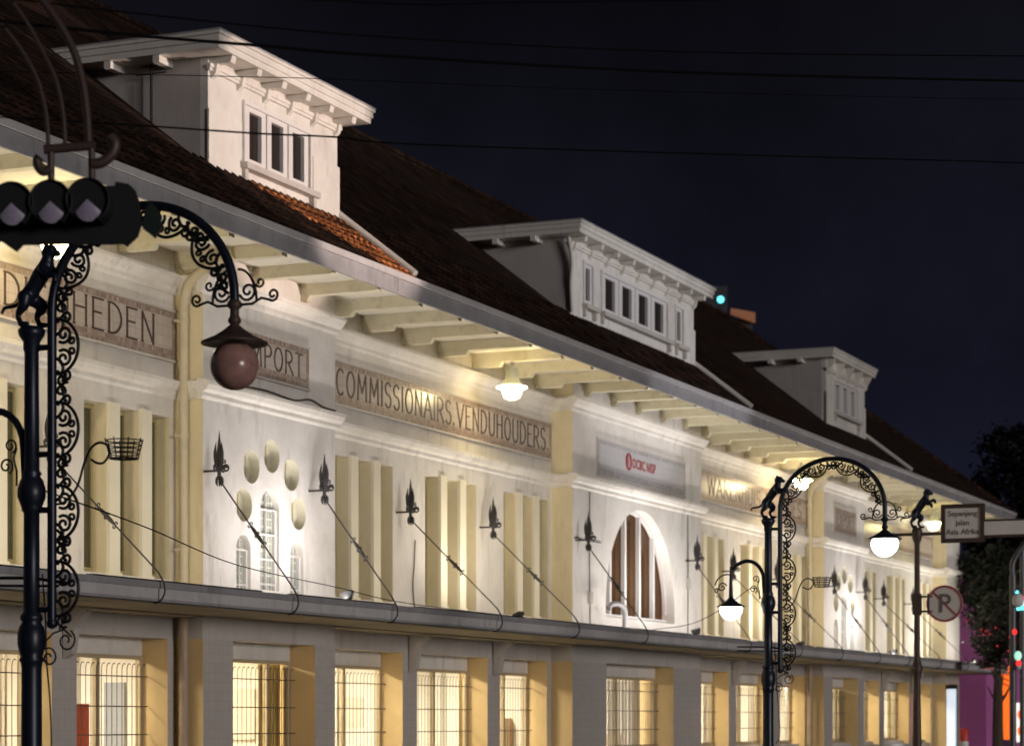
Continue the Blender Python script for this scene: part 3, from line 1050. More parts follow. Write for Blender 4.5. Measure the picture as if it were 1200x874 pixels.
# rounded tile rolls running down the slope give the roof a real relief near the eave
b = MB()
x = 24.0
k = 0
while x < 60:
    b.tube([(x, YE + .02, 9.2), (x, YE + 1.75, rz(YE + 1.75) + .02)], .055, 5, caps=False)
    x += .24
own(b.build('tile_rolls', M['roof']), rf)
# floodlit patch before the first dormer, its light put into brighter orange tiles
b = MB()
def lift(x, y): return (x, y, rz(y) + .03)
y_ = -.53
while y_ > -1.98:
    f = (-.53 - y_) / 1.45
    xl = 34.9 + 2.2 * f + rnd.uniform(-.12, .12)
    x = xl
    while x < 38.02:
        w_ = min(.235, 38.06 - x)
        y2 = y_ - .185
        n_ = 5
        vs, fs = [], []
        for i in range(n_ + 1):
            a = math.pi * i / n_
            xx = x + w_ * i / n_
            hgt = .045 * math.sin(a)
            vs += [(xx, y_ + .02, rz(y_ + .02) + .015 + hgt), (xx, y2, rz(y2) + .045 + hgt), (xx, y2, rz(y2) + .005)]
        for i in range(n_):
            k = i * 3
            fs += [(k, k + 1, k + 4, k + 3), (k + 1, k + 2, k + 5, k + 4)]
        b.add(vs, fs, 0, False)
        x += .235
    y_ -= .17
own(b.build('lit_tile_patch', M['roof_lit']), rf)
# end and back walls
b = MB()
b.box(BX0 + .02, BX0 + .32, .33, 12, .12, 9.05); b.box(BX1 - .32, BX1 - .02, .33, 12, .12, 9.05); b.box(BX0, BX1, 12, 12.3, .12, 9.05)
part(b, 'end_wall', M['white'])

# ---- dormers
def dormer(x0, x1, wins, nbr, louvre=False, ov=.44, zt=12.15):
    y = PY
    zb = 10.0
    yback = 2.4
    holes = [rect(a, c, z0, z1) for (a, c, z0, z1, n) in wins]
    d_ = own(plate('dormer', rect(x0, x1, zb, zt), holes, y, .14, [M['white'], M['white']], None))
    for xa, xb in ((x0, x0 + .12), (x1 - .12, x1)):
        b = MB().prism([(y + .14, rz(y) - .5), (y + .14, zt), (yback, zt), (yback, rz(yback) - .5)], 'x', xa, xb)
        own(b.build('cheek', M['cheek']), d_)
    # plinth band and string courses
    b = MB()
    xs_ = [x0]
    for (a, c, z0, z1, n) in wins: xs_ += [a - .12, c + .12]
    xs_.append(x1)
    for i in range(0, len(xs_), 2):
        b.box(xs_[i] - (.03 if i == 0 else 0), xs_[i + 1] + (.03 if i == len(xs_) - 2 else 0), y - .035, y - .001, zb, 11.33)
    b.box(x0 - .03, x1 + .03, y - .05, y - .001, 11.93, 11.98); b.box(x0 - .05, x1 + .05, y - .075, y - .001, 11.981, 12.04)
    own(b.build('moulding', M['trim']), d_)
    for (a, c, z0, z1, n) in wins:
        b = MB()
        wd = (c - a) / n
        for k in range(n):
            xa = a + wd * k
            fw = .17 if n == 3 else (.24 if n > 3 else .12)
            b.box(xa + .02, xa + fw, y - .01, y + .06, z0, z1); b.box(xa + wd - fw, xa + wd - .02, y - .01, y + .06, z0, z1)
            b.box(xa + fw, xa + wd - fw, y - .01, y + .06, z0, z0 + .09); b.box(xa + fw, xa + wd - fw, y - .01, y + .06, z1 - .08, z1)
            if louvre:
                for q in range(9):
                    zz = z0 + .12 + (z1 - z0 - .24) * q / 9
                    b.prism([(y + .0, zz), (y + .06, zz + .06), (y + .06, zz + .08), (y + .0, zz + .02)], 'x', xa + fw, xa + wd - fw)
        # outer casing
        b.box(a - .06, a, y - .05, y + .05, z0 - .02, z1 + .06); b.box(c, c + .06, y - .05, y + .05, z0 - .02, z1 + .06)
        b.box(a, c, y - .05, y + .05, z1, z1 + .06)
        own(b.build('window', M['framew']), d_)
        b = MB().box(a + .03, c - .03, y + .064, y + .07, z0 + .02, z1 - .02)
        own(b.build('pane', M['glass_dormer']), d_)
        b = MB()
        b.box(a - .16, c + .16, y - .16, y - .002, z0 - .13, z0 - .03)
        b.box(a - .12, a - .02, y - .10, y - .002, z0 - .30, z0 - .13); b.box(c + .02, c + .12, y - .10, y - .002, z0 - .30, z0 - .13)
        own(b.build('sill', M['lintel']), d_)
    # flat roof slab with moulded fascia
    b = MB()
    o_ = ov
    yb_ = 2.9
    b.box(x0 - o_, x1 + o_, y - o_, yb_, zt + .0, zt + .10)
    b.box(x0 - o_ - .03, x1 + o_ + .03, y - o_ - .03, yb_, zt + .10, zt + .20)
    b.box(x0 - o_ - .06, x1 + o_ + .06, y - o_ - .06, yb_, zt + .201, zt + .255)
    own(b.build('dormer_roof', M['trim']), d_)
    b = MB()
    b.box(x0 - o_ - .07, x1 + o_ + .07, y - o_ - .07, yb_, zt + .256, zt + .28)
    own(b.build('roof_covering', M['fascia']), d_)
    for k in range(nbr):
        xx = x0 + .12 + (x1 - x0 - .24) * k / (nbr - 1)
        b = MB()
        b.prism([(y - .001, 12.04), (y - .13, 12.045), (y - ov + .06, zt - .11), (y - ov + .03, zt - .005), (y - .001, zt - .005)], 'x', xx - .07, xx + .07)
        b.prism([(y - .001, 11.82), (y - .10, 11.90), (y - .13, 12.044), (y - .001, 12.039)], 'x', xx - .05, xx + .05)
        own(b.build('bracket', M['trim']), d_)
    for xa, sg in ((x0, -1), (x1, 1)):
        for yy in (.2, 1.1, 2.0):
            b = MB().box(min(xa, xa + sg * .42), max(xa, xa + sg * .42), yy - .06, yy + .06, zt - .12, zt - .004)
            own(b.build('bracket', M['trim']), d_)
    # cover strip running down to the gutter beside the dormer
    b = MB()
    b.tube([(x1 + .06, y + .05, rz(y + .05) + .09), (x1 + .06, YE + .12, rz(YE + .12) + .09)], .075, 8)
    own(b.build('roof_downpipe', M['pvc']), d_)
    return d_
d1 = dormer(33.6, 38.08, [(34.75, 37.0, 10.72, 11.66, 3)], 6)
d2 = dormer(49.15, 57.5, [(49.95, 50.45, 10.82, 11.70, 1), (51.05, 55.45, 10.82, 11.68, 4), (56.1, 56.6, 10.82, 11.70, 1)], 9, False, .38)
d3 = dormer(69.62, 74.02, [(70.5, 73.1, 10.85, 11.75, 3)], 5, True, .28, 12.30)
# gutter pipe at the near corner of the middle dormer
b = MB().tube(spline([(49.0, -.53, 12.1), (49.06, -.58, 11.6), (49.1, -.54, 11.1), (49.12, -.56, 10.5)]), .045, 8)
own(b.build('corner_pipe', M['pvc']), d2)

# downpipes in the corner left of the first panel
def downpipe(x, y, m1, m2):
    b = MB()
    b.tube(spline([(x, y - .9, 8.95), (x, y - .55, 8.85), (x, y - .12, 8.55), (x, y, 8.2)], 6), .085, 12)
    b.tube([(x, y, 8.25), (x, y, 3.6)], .075, 12)
    for z in (4.3, 6.1, 7.9): b.tube([(x, y, z), (x, y, z + .07)], .09, 12); b.box(x - .16, x + .16, y + .02, y + .08, z + .01, z + .05)
    dp = part(b, 'downpipe', m1)
    own(MB().tube([(x, y, 3.3), (x, y, .12)], .08, 12).build('lower_pipe', m2), dp)
downpipe(33.36, -.20, M['pipe'], M['pipe_brown'])
downpipe(69.15, -.14, M['pipe'], M['pipe_brown'])

# tie rods holding the canopy, each with a fleur finial at the wall
def fleur(b, x, y, z, s=1.0):
    """upright wrought finial: lance-shaped petals, scrolls at the waist, hanging petals below"""
    O = Vector((x, y, z))
    def petal(ang, pts, rr):
        rot = Matrix.Rotation(R(ang), 3, 'Z')
        b.tube([O + rot @ Vector(p) * s for p in spline(pts, 4)], [rr_ * s for rr_ in resample(rr, (len(pts) - 1) * 4 + 1)], 6)
    petal(0, [(0, 0, .02), (0, 0, .18), (0, 0, .36), (0, 0, .62)], [.022, .048, .034, .003])
    for ang in (10, 130, 250):
        petal(ang, [(.02, 0, .02), (.05, 0, .15), (.065, 0, .29), (.05, 0, .45)], [.016, .032, .026, .003])
    for ang in (0, 180, 270):
        rot = Matrix.Rotation(R(ang), 3, 'Z')
        b.tube([O + rot @ Vector((p[0] * s, 0, p[1] * s)) for p in spiral((.115, .05), .062, .016, R(195), -1.5)], .015 * s, 6)
        b.tube([O + rot @ Vector((p[0] * s, 0, p[1] * s)) for p in spiral((.085, .15), .035, .012, R(230), -1.1, 12)], .012 * s, 5)
    b.tube([(x, y, z - .08 * s), (x, y, z + .08 * s)], [.028 * s, .036 * s], 8)
    for ang in (20, 160, 270):
        petal(ang, [(.0, 0, -.04), (.045, 0, -.10), (.05, 0, -.17), (.03, 0, -.22)], [.012, .024, .022, .004])
def resample(rr, n):
    out = []
    for i in range(n):
        f = i / (n - 1) * (len(rr) - 1)
        k = min(int(f), len(rr) - 2)
        out.append(rr[k] + (rr[k + 1] - rr[k]) * (f - k))
    return out
def tie_rod(x, yw):
    yf = yw - .30
    zf = 5.55
    b = MB()
    b.tube([(x, yf, zf - .12), (x, YCAN - .03, 3.72)], .013, 6)
    b.tube(spline([(x, YCAN - .03, 3.72), (x, YCAN - .12, 3.56), (x, YCAN - .13, 3.42), (x, YCAN - .05, 3.31), (x, YCAN + .04, 3.29)], 5), .013, 6)
    b.tube([(x, yw + .02, zf + .02), (x, yf, zf + .02)], .018, 6)
    r_ = part(b, 'tie_rod', M['rodiron'])
    b = MB(); fleur(b, x, yf, zf, 1.05)
    own(b.build('finial', M['rodiron']), r_)
    # turnbuckle ornament half way
    b = MB()
    A, B_ = Vector((x, yf, zf - .12)), Vector((x, YCAN - .03, 3.72))
    dv = (B_ - A).normalized(); mid = A.lerp(B_, .52)
    nv = Vector((0, -dv.z, dv.y))
    b.tube([mid - dv * .2, mid - dv * .1, mid + dv * .1, mid + dv * .2], [.014, .032, .032, .014], 8)
    for s_ in (-.2, 0, .2):
        for sg in (-1, 1):
            b.tube([mid + dv * (s_ + sg * p[0]) + nv * (sg * p[1]) for p in spiral((.0, .03), .03, .012, R(-90), .8, 8)], .011, 5)
    own(b.build('turnbuckle', M['rodiron']), r_)
for x, yw in [(25.4, 0), (29.5, 0), (33.47, PY + .02), (37.02, PY), (41.5, 0), (45.42, 0), (49.48, PY), (56.9, PY), (61.35, 0), (65.35, 0), (69.45, PY), (73.0, PY), (77.2, 0), (81.2, 0), (85.45, PY)]:
    tie_rod(x, yw)
# cables clipped along the mouldings and a few conduits on the walls
def conduit(pts, r_=.012):
    part(MB().tube(spline(pts, 6), r_, 5), 'conduit', M['rodiron'])
conduit([(34.2, PY - .03, 7.05), (35.4, PY - .03, 7.09), (36.4, PY - .03, 7.05), (37.0, PY - .03, 7.13), (37.5, PY - .03, 7.06), (37.95, PY - .03, 7.05)], .016)
conduit([(50.3, PY - .02, 6.7), (50.28, PY - .02, 5.2), (50.3, PY - .02, 4.4), (50.32, PY - .02, 3.66)], .011)
conduit([(49.4, PY - .02, 5.62), (50.1, PY - .02, 5.6), (51.0, PY - .02, 5.62)], .010)
conduit([(42.3, -.02, 5.1), (42.25, -.02, 4.6), (42.2, -.02, 4.2), (42.3, -.02, 3.66)], .011)
conduit([(57.0, PY - .02, 6.7), (57.02, PY - .02, 5.0), (57.0, PY - .02, 3.66)], .011)
for bx_, bz_ in ((50.3, 4.35), (57.0, 5.0)):
    part(MB().box(bx_ - .09, bx_ + .09, PY - .07, PY - .002, bz_ - .13, bz_ + .13), 'junction_box', M['lintel'])
# thick pipe end, elbowed, on the canopy by the arch
b = MB().tube(spline([(50.7, -1.2, 3.6), (50.7, -1.2, 4.05), (50.55, -1.15, 4.2), (50.3, -1.05, 4.2), (50.2, -1.0, 4.1)], 5), .06, 10)
part(b, 'vent_pipe', M['fascia'])

# ================================================================== LAMPS UNDER THE EAVE AND FLOODLIGHTS
def pendant(x, label, em, power, c):
    t = empty('pendant_lamp', (x, -1.0, 8.80), label=label, cat='lamp', group='lamps under the eave')
    MB().lathe([(.0, 0), (.05, 0), (.05, -.05), (.025, -.06), (.025, -.12)], seg=16).build('ceiling_rose', M['pvc'], t)
    MB().lathe([(.0, -.10), (.09, -.11), (.125, -.2), (.15, -.36), (.19, -.44), (.21, -.46), (.21, -.49)], seg=24).build('shade', mat('grey_green_enamel', (.42, .43, .34), .4), t)
    MB().lathe([(.205, -.48), (.30, -.50), (.31, -.52), (.235, -.55), (.22, -.53), (.16, -.71), (.08, -.755), (0, -.765)], seg=24).build('glass_bowl', em, t)
    return t
pendant(44.75, 'lit pendant lamp under the eave right of the long brown frieze', M['e_pend'], 0, 0)
pendant(65.3, 'brightest lit pendant lamp, under the eave behind the curved street lamp arm', M['e_pend_far'], 0, 0)
pendant(81.2, 'lit pendant lamp with yellow glow close to the square street sign', M['e_pend_green'], 0, 0)
pendant(28.55, 'lit pendant lamp under the near end of the eave', M['e_pend'], 0, 0)

def floodlight(x, y, z, aim, power, c, label, spot=100, blend=.9, grp='floodlights on the canopy', size=.32, sc=.6):
    dv = (Vector(aim) - Vector((x, y, z))).normalized()
    t = empty('floodlight', (x, y, z), label=label, cat='floodlight', group=grp)
    q = Matrix.Scale(sc, 4) @ dv.to_track_quat('-Z', 'Y').to_matrix().to_4x4()
    b = MB()
    # open box: back and four sides, flared, with fins
    b.prism([(-.10, -.14), (.10, -.14), (.10, .14), (-.10, .14)], 'z', .05, .10)
    for (a0, a1, c0, c1) in ((-.13, -.11, -.17, .17), (.11, .13, -.17, .17), (-.11, .11, -.17, -.15), (-.11, .11, .15, .17)):
        b.box(a0, a1, c0, c1, -.08, .05)
    for k in range(5): b.box(-.09 + k * .04, -.08 + k * .04, -.12, .12, .10, .15)
    b.build('housing', M['dark'], t, q)
    b = MB().tube([(0, -.02, -.12), (0, -.2, -.1), (0, -.2, 0)], .012, 6)
    b = MB(); b.box(-.02, .02, -.05, .05, -.12, -.02); b.box(-.09, .09, -.07, .07, -.135, -.12)
    b.build('stand', M['dark'], t, Matrix.Scale(sc, 4))
    l = bpy.data.lights.new('flood_lamp', 'SPOT')
    l.energy = power; l.color = c; l.spot_size = R(spot); l.spot_blend = blend; l.shadow_soft_size = size
    o = bpy.data.objects.new('flood_lamp', l)
    o.location = Vector((x, y, z)) + dv * .10
    o.rotation_euler = dv.to_track_quat('-Z', 'Y').to_euler()
    col.objects.link(o)
    return t
COOL = (1, .93, .92)
floodlight(35.9, -1.80, 3.72, (35.6, -.45, 9.2), 230, COOL, 'small black floodlight on the canopy beneath the panel with five round holes', 160, 1)
floodlight(53.9, -1.78, 3.72, (53.7, -.45, 9.2), 380, (1, .96, .94), 'small black floodlight on the canopy beneath the big half round window', 165, 1)
floodlight(72.6, -1.78, 3.72, (71.6, -.45, 9.2), 330, COOL, 'small black floodlight on the canopy of the far panel with round holes', 160, 1)
floodlight(24.8, -1.78, 3.72, (30.5, 0, 7.8), 520, (1, .90, .74), 'small black floodlight on the canopy at the near end', 160, 1)
floodlight(84.0, -1.78, 3.72, (82, 0, 7.4), 420, (1, .92, .80), 'small black floodlight on the canopy near the far end', 165, 1)
floodlight(43.9, -1.50, 3.70, (44.5, 0, 8.6), 260, (1, .89, .74), 'tiny black floodlight on the canopy between two tie rods', 165, 1, 'floodlights on the canopy', .12, .55)
floodlight(63.5, -1.50, 3.70, (64.0, 0, 8.6), 340, (1, .88, .70), 'tiny black floodlight on the canopy behind the far street lamp', 165, 1, 'floodlights on the canopy', .12, .55)
# added, unseen light bars behind the canopy lip even out the wall light
def added_light_bar(x0, x1, wpm, c):
    n_ = max(1, round((x1 - x0) / 4.6))
    for k in range(n_):
        a, c_ = x0 + (x1 - x0) * k / n_, x0 + (x1 - x0) * (k + 1) / n_
        b = MB().box(a + .3, c_ - .3, -1.86, -1.76, 3.60, 3.635)
        part(b, 'added_light_bar', M['dark'])
        l = bpy.data.lights.new('added_bar_lamp', 'AREA')
        l.shape = 'RECTANGLE'; l.size = c_ - a - .6; l.size_y = .08
        l.energy = wpm * (c_ - a); l.color = c
        o = bpy.data.objects.new('added_bar_lamp', l)
        o.location = ((a + c_) / 2, -1.81, 3.645)
        o.rotation_euler = Vector((0, .36, .93)).to_track_quat('-Z', 'Y').to_euler()
        col.objects.link(o)
for x0, x1, wpm, c in ((22.5, 33.2, 8, (1, .87, .68)), (33.6, 37.9, 15, (1, .93, .90)), (38.3, 49.1, 9, (1, .88, .72)), (49.6, 57.9, 16, (1, .94, .90)), (58.4, 69.2, 15, (1, .88, .70)), (69.6, 73.9, 17, (1, .93, .88)), (74.3, 87, 17, (1, .92, .80))):
    added_light_bar(x0, x1, wpm, c)
# added, unseen floodlights on poles over the road brighten two dormer fronts
def added_flood_pole(x, aim, power, c, label, spot):
    p = empty('added_floodlight_pole', (x, -23.0, .12), label=label, cat='pole', group='added floodlight poles over the road')
    MB().lathe([(.12, 0), (.12, .3), (.07, .35), (.055, 5.88)], seg=14).build('mast', M['steel'], p)
    floodlight(x, -23.0, 6.16, aim, power, c, label.replace('steel pole over the road carrying the light of', 'black floodlight on a steel pole aimed at'), spot, .35, 'added floodlights on poles', .1, 1.0)
added_flood_pole(38.5, (35.95, -.5, 11.25), 18500, (1, .80, .71), 'steel pole over the road carrying the light of the first dormer, added and unseen', 15)
added_flood_pole(56.0, (53.3, -.5, 11.3), 5200, (.92, .92, 1), 'steel pole over the road carrying the light of the wide dormer, added and unseen', 24)

# ================================================================== STREET LAMPS
def scroll_unit(b, frame, s0, scale=1.0, r=.0135, full=True):
    """lyre-shaped pair of C-scrolls along a pipe; frame(s, n) -> 3-D"""
    def T(p2): return [frame(s0 + p[0] * scale, p[1] * scale) for p in p2]
    rr = r * scale ** .3
    b.tube(T(arc(0, .01, .215, .20, 0, 180, 18)), rr, 5)
    for sg in (-1, 1):
        b.tube(T([(sg * p[0], p[1]) for p in spiral((.095, .075), .072, .014, R(215), -1.45, 20)]), rr, 5)
        b.tube(T([(sg * p[0], p[1]) for p in spiral((.235, .10), .042, .012, R(200), -1.1, 12)]), rr, 5)
        b.tube(T([(sg * p[0], p[1]) for p in spiral((.045, .15), .03, .01, R(240), -1.0, 10)]), rr * .9, 5)
        b.tube(T([(sg * p[0], p[1]) for p in [(.09, .0), (.12, .05), (.17, .07), (.2, .06)]]), rr, 5)
    if full:
        b.tube(T([(.19, .015), (.25, .075), (.32, .07), (.37, .02)]), rr, 5)
        b.tube(T(spiral((.30, .05), .045, .012, R(120), -1.3, 14)), rr, 5)
        b.tube(T(spiral((.39, .055), .045, .012, R(60), 1.3, 14)), rr, 5)
        b.tube(T([(.36, .11), (.42, .06), (.46, .015)]), rr, 5)

PANTHER = []
def panther(parent, name='panther_statue'):
    """rearing big cat: limbs, trunk, head and tail fused into one skin (local -y is its front)"""
    if not PANTHER:
        b = MB()
        def limb(pts, rr):
            P = spline([(x_, -u_, z_) for x_, u_, z_ in pts], 5)
            n_ = len(P)
            R_ = []
            for i in range(n_):
                f = i / (n_ - 1) * (len(rr) - 1)
                k = min(int(f), len(rr) - 2)
                R_.append(rr[k] + (rr[k + 1] - rr[k]) * (f - k))
            b.tube(P, R_, 12)
            for q, r_ in ((P[0], R_[0]), (P[-1], R_[-1])):
                b.lathe([(r_ * math.sin(R(a)), r_ * math.cos(R(a))) for a in range(0, 181, 20)], tuple(q), 12)
        limb([(0, -.035, .235), (0, .02, .31), (0, .085, .40), (0, .14, .475)], [.072, .062, .070, .062])      # trunk
        limb([(0, .13, .46), (0, .155, .53), (0, .165, .565)], [.062, .048, .048])                             # neck
        limb([(0, .155, .575), (0, .185, .585)], [.056, .05])                                                  # skull
        limb([(0, .20, .575), (0, .245, .56)], [.036, .027])                                                   # muzzle
        for sg, du in ((-1, -.05), (1, .045)):
            limb([(sg * .045, -.03, .23), (sg * .06, .015 + du, .165), (sg * .06, -.035 + du, .09), (sg * .06, -.01 + du, .02)], [.062, .046, .024, .022])
            limb([(sg * .06, -.01 + du, .018), (sg * .06, .05 + du, .016)], [.024, .020])
        limb([(.05, .13, .45), (.06, .20, .43), (.06, .262, .46), (.06, .29, .42)], [.042, .030, .024, .024])
        limb([(-.05, .14, .44), (-.06, .19, .39), (-.06, .245, .385), (-.06, .26, .34)], [.042, .030, .024, .024])
        limb([(0, -.06, .24), (0, -.13, .185), (0, -.20, .17), (0, -.255, .165), (0, -.275, .13)], [.026, .018, .016, .015, .014])
        for sg in (-1, 1): limb([(sg * .036, .155, .615), (sg * .04, .15, .645)], [.02, .010])
        ob = b.build(name, M['post_paint'])
        rm = ob.modifiers.new('fuse', 'REMESH'); rm.mode = 'VOXEL'; rm.voxel_size = .0085; rm.use_smooth_shade = True
        sm_ = ob.modifiers.new('soft', 'SMOOTH'); sm_.factor = .5; sm_.iterations = 4
        bpy.context.view_layer.update()
        m2 = bpy.data.meshes.new_from_object(ob.evaluated_get(bpy.context.evaluated_depsgraph_get()))
        bpy.data.objects.remove(ob)
        m2.materials.clear(); m2.materials.append(M['post_paint'])
        PANTHER.append(m2)
    o = bpy.data.objects.new(name, PANTHER[0])
    col.objects.link(o); o.parent = parent
    return o

POST_H = 4.75
def lamp_hat(b, c, r):
    b.lathe([(.03, .17), (.035, .12), (r * .35, .075), (r * .62, .03), (r, -.012), (r, -.028), (r * .8, -.02), (0, .0)], c, 24)
def street_lamp(loc, label, lit, drop):
    t = empty('street_lamp', loc, label=label, cat='street lamp', group='ornate street lamps with curved arm')
    pm = M['post_paint']
    b = MB()
    prof = [(.24, 0), (.24, .18), (.18, .24), (.16, .5), (.12, .6), (.10, 1.2), (.083, 1.3), (.08, 2.05), (.085, 2.10), (.10, 2.12), (.085, 2.15), (.10, 2.19), (.112, 2.25), (.112, 2.32), (.10, 2.38), (.075, 2.42), (.09, 2.44), (.09, 2.47), (.066, 2.50),
            (.062, 3.28), (.08, 3.30), (.08, 3.32), (.09, 3.35), (.112, 3.41), (.112, 3.47), (.09, 3.54), (.068, 3.57), (.08, 3.59), (.062, 3.62), (.056, POST_H - .20), (.066, POST_H - .18), (.066, POST_H - .12), (.10, POST_H - .07), (.108, POST_H - .03), (.085, POST_H), (0, POST_H)]
    b.lathe(prof, seg=24)
    b.build('post', pm, t)
    st = panther(t)
    st.location = (0, 0, POST_H)
    st.scale = (1, 1, 1)
    # curved arm: straight pipe then a half ring towards the street (local -y)
    u0, rr = .19, .82
    zc = 4.86
    b = MB()
    path = [(0, -u0, 2.42), (0, -u0, 3.4), (0, -u0, zc)]
    path += [(0, -(u0 + rr - rr * math.cos(a)), zc + rr * .93 * math.sin(a)) for a in [math.pi * k / 28 for k in range(1, 29)]]
    path += [(0, -(u0 + 2 * rr), zc - drop)]
    b.tube(path, .037, 10)
    for z in (2.52, 3.30, 3.74, 4.58):
        b.tube([(0, 0, z), (0, -u0, z)], .024, 8)
    b.lathe([(.0, -.06), (.04, -.04), (.045, 0), (.03, .03)], (0, -u0, 2.42), 10)
    b.build('arm', pm, t)
    # scrollwork
    b = MB()
    fr = lambda s, n: Vector((0, -(u0 + .034 + n), s))
    for z in (2.68, 3.28, 3.93, 4.58):
        scroll_unit(b, fr, z)
    b.tube([fr(p[0], p[1]) for p in spiral((2.43, .07), .06, .012, R(150), 1.3, 16)], .011, 5)
    La = math.pi * rr
    def fa(s, n):
        a = s / rr
        r_ = rr - .034 - n
        return Vector((0, -(u0 + rr - r_ * math.cos(a)), zc + r_ * .93 * math.sin(a)))
    for s in (.42, 1.0, 1.55, 2.08):
        scroll_unit(b, fa, s)
    # wings at the lamp end
    for sg in (-1, 1):
        c0 = u0 + 2 * rr
        W = lambda p2: [Vector((0, -(c0 + sg * (p[0] + .03)), zc - drop - .02 + p[1])) for p in p2]
        b.tube(W(spiral((.085, .1), .075, .015, R(200), 1.45, 20)), .011, 5)
        b.tube(W(arc(.0, .02, .16, .25, 90, 0, 12)), .011, 5)
        b.tube(W([(.02, 0), (.12, .0), (.2, .04), (.28, .02)]), .011, 5)
        b.tube(W(spiral((.30, .06), .05, .012, R(240), 1.3, 14)), .011, 5)
        b.tube(W(spiral((.19, .16), .04, .012, R(200), 1.1, 12)), .010, 5)
    b.build('scrollwork', M['iron'], t)
    # big lamp
    c0 = (0, -(u0 + 2 * rr), zc - drop)
    b = MB()
    b.lathe([(.037, .02), (.055, 0), (.06, -.03), (.035, -.05), (.035, -.1), (.05, -.13), (.05, -.15), (.03, -.17)], c0, 16)
    lamp_hat(b, (c0[0], c0[1], c0[2] - .29), .255)
    h = b.build('lamp_hat', M['brown'] if not lit else pm, t)
    b = MB()
    g = .205 if lit else .187
    if lit:
        b.lathe([(g * .9, .0), (g * 1.02, -.05), (g * .98, -.12), (g * .8, -.19), (g * .45, -.25), (0, -.27)], (c0[0], c0[1], c0[2] - .315), 28)
    else:
        b.lathe([(g * math.sin(a), -g * .88 + g * math.cos(a)) for a in [R(25 + 155 * k / 18) for k in range(19)]], (c0[0], c0[1], c0[2] - .315), 28)
    b.build('globe', M['e_lamp'] if lit else M['globe_off'], t)
    # small arm towards the building with its own lamp
    b = MB()
    pts = [(0, .06, 3.55), (0, .075, 3.8)] + [(0, .075 + .26 * (1 - math.cos(a)), 3.8 + .30 * math.sin(a)) for a in [math.pi * k / 12 for k in range(1, 8)]]
    pts += [(0, .52, 4.04), (0, .58, 3.98)]
    b.tube(pts, .03, 8)
    b.tube([(0, .60, 4.02), (0, .60, 3.55)], [.02, .035], 8)
    lamp_hat(b, (0, .60, 3.42), .215)
    b.build('small_arm', pm, t)
    b = MB()
    Q = lambda p2: [Vector((0, .66 + p[0], 3.62 + p[1])) for p in p2]
    b.tube(Q(arc(0, .08, .2, .2, 110, 10, 10)), .011, 5)
    b.tube(Q(spiral((.08, .08), .075, .015, R(160), -1.4, 18)), .011, 5)
    b.tube(Q(spiral((.17, .03), .04, .012, R(160), -1.2, 12)), .011, 5)
    W2 = lambda p2: [Vector((0, .14 + p[0], 3.5 + p[1])) for p in p2]
    b.tube(W2(spiral((.10, .16), .07, .014, R(-120), -1.4, 16)), .009, 5)
    b.tube(W2(spiral((.06, .32), .06, .014, R(-110), -1.4, 16)), .009, 5)
    b.tube(W2([(.0, .0), (.0, .12), (.03, .22), (.0, .3)]), .009, 5)
    b.build('small_scrolls', M['iron'], t)
    b = MB()
    b.lathe([(.17, 0), (.18, -.04), (.165, -.11), (.12, -.18), (.06, -.215), (0, -.225)], (0, .60, 3.41), 24)
    b.build('small_globe', M['e_lamp'] if lit else M['globe_off'], t)
    # plant basket on an S-shaped stem
    b = MB()
    V = lambda p2: [Vector((0, -(u0 + p[0]), p[1])) for p in p2]
    b.tube(spline([(v.x, v.y, v.z) for v in V([(0.03, 3.34), (.12, 3.36), (.23, 3.47), (.30, 3.66), (.36, 3.77), (.44, 3.81), (.51, 3.78), (.525, 3.72), (.48, 3.655), (.42, 3.65), (.36, 3.68)])], 4), .010, 6)
    bx = -(u0 + .66)
    for z, r_ in ((3.815, .138), (3.78, .132), (3.745, .125), (3.71, .118), (3.675, .11)):
        b.tube([(r_ * math.cos(a), bx + r_ * math.sin(a), z) for a in [2 * math.pi * k / 20 for k in range(21)]], .005, 5)
    for k in range(8):
        a = 2 * math.pi * k / 8
        b.tube([(.15 * math.cos(a), bx + .15 * math.sin(a), 3.83), (.11 * math.cos(a), bx + .11 * math.sin(a), 3.675)], .0055, 5)
    for k in range(3):
        a = math.pi * k / 3
        b.tube([(.11 * math.cos(a), bx + .11 * math.sin(a), 3.675), (-.11 * math.cos(a), bx - .11 * math.sin(a), 3.675)], .005, 5)
    b.build('plant_basket', M['iron'], t)
    # cable pegs and low scroll
    b = MB()
    b.tube([(0, .5, 2.78), (0, .0, 2.77), (0, -.34, 2.72)], .014, 8); b.tube([(0, .5, 2.72), (0, -.25, 2.70)], .011, 6)
    b.build('crossbar', M['iron'], t)
    b = MB()
    L2 = lambda p2: [Vector((0, -(.10 + p[0]), 2.0 + p[1])) for p in p2]
    b.tube(L2([(.02, .26), (.10, .33), (.2, .36), (.27, .3)]), .008, 5)
    b.tube(L2(spiral((.22, .27), .09, .02, R(60), -1.3, 16)), .008, 5)
    b.tube(L2(spiral((.06, .14), .08, .02, R(120), -1.3, 16)), .008, 5)
    b.tube(L2(spiral((.12, .42), .07, .02, R(-60), 1.2, 16)), .008, 5)
    b.tube(L2(spline([(.0, .8, 0), (.03, .4, 0), (.04, .1, 0), (.07, -.2, 0), (.08, -.6, 0), (.02, -.72, 0)])), .007, 5)
    b.build('low_scrolls', M['iron'], t)
    return t
street_lamp((16.2, -9, .0), 'near blue black street lamp with unlit terracotta globe and panther on top', False, .04)
street_lamp((36.0, -9, .0), 'far ornate street lamp with both globes lit white and panther on top', True, .17)

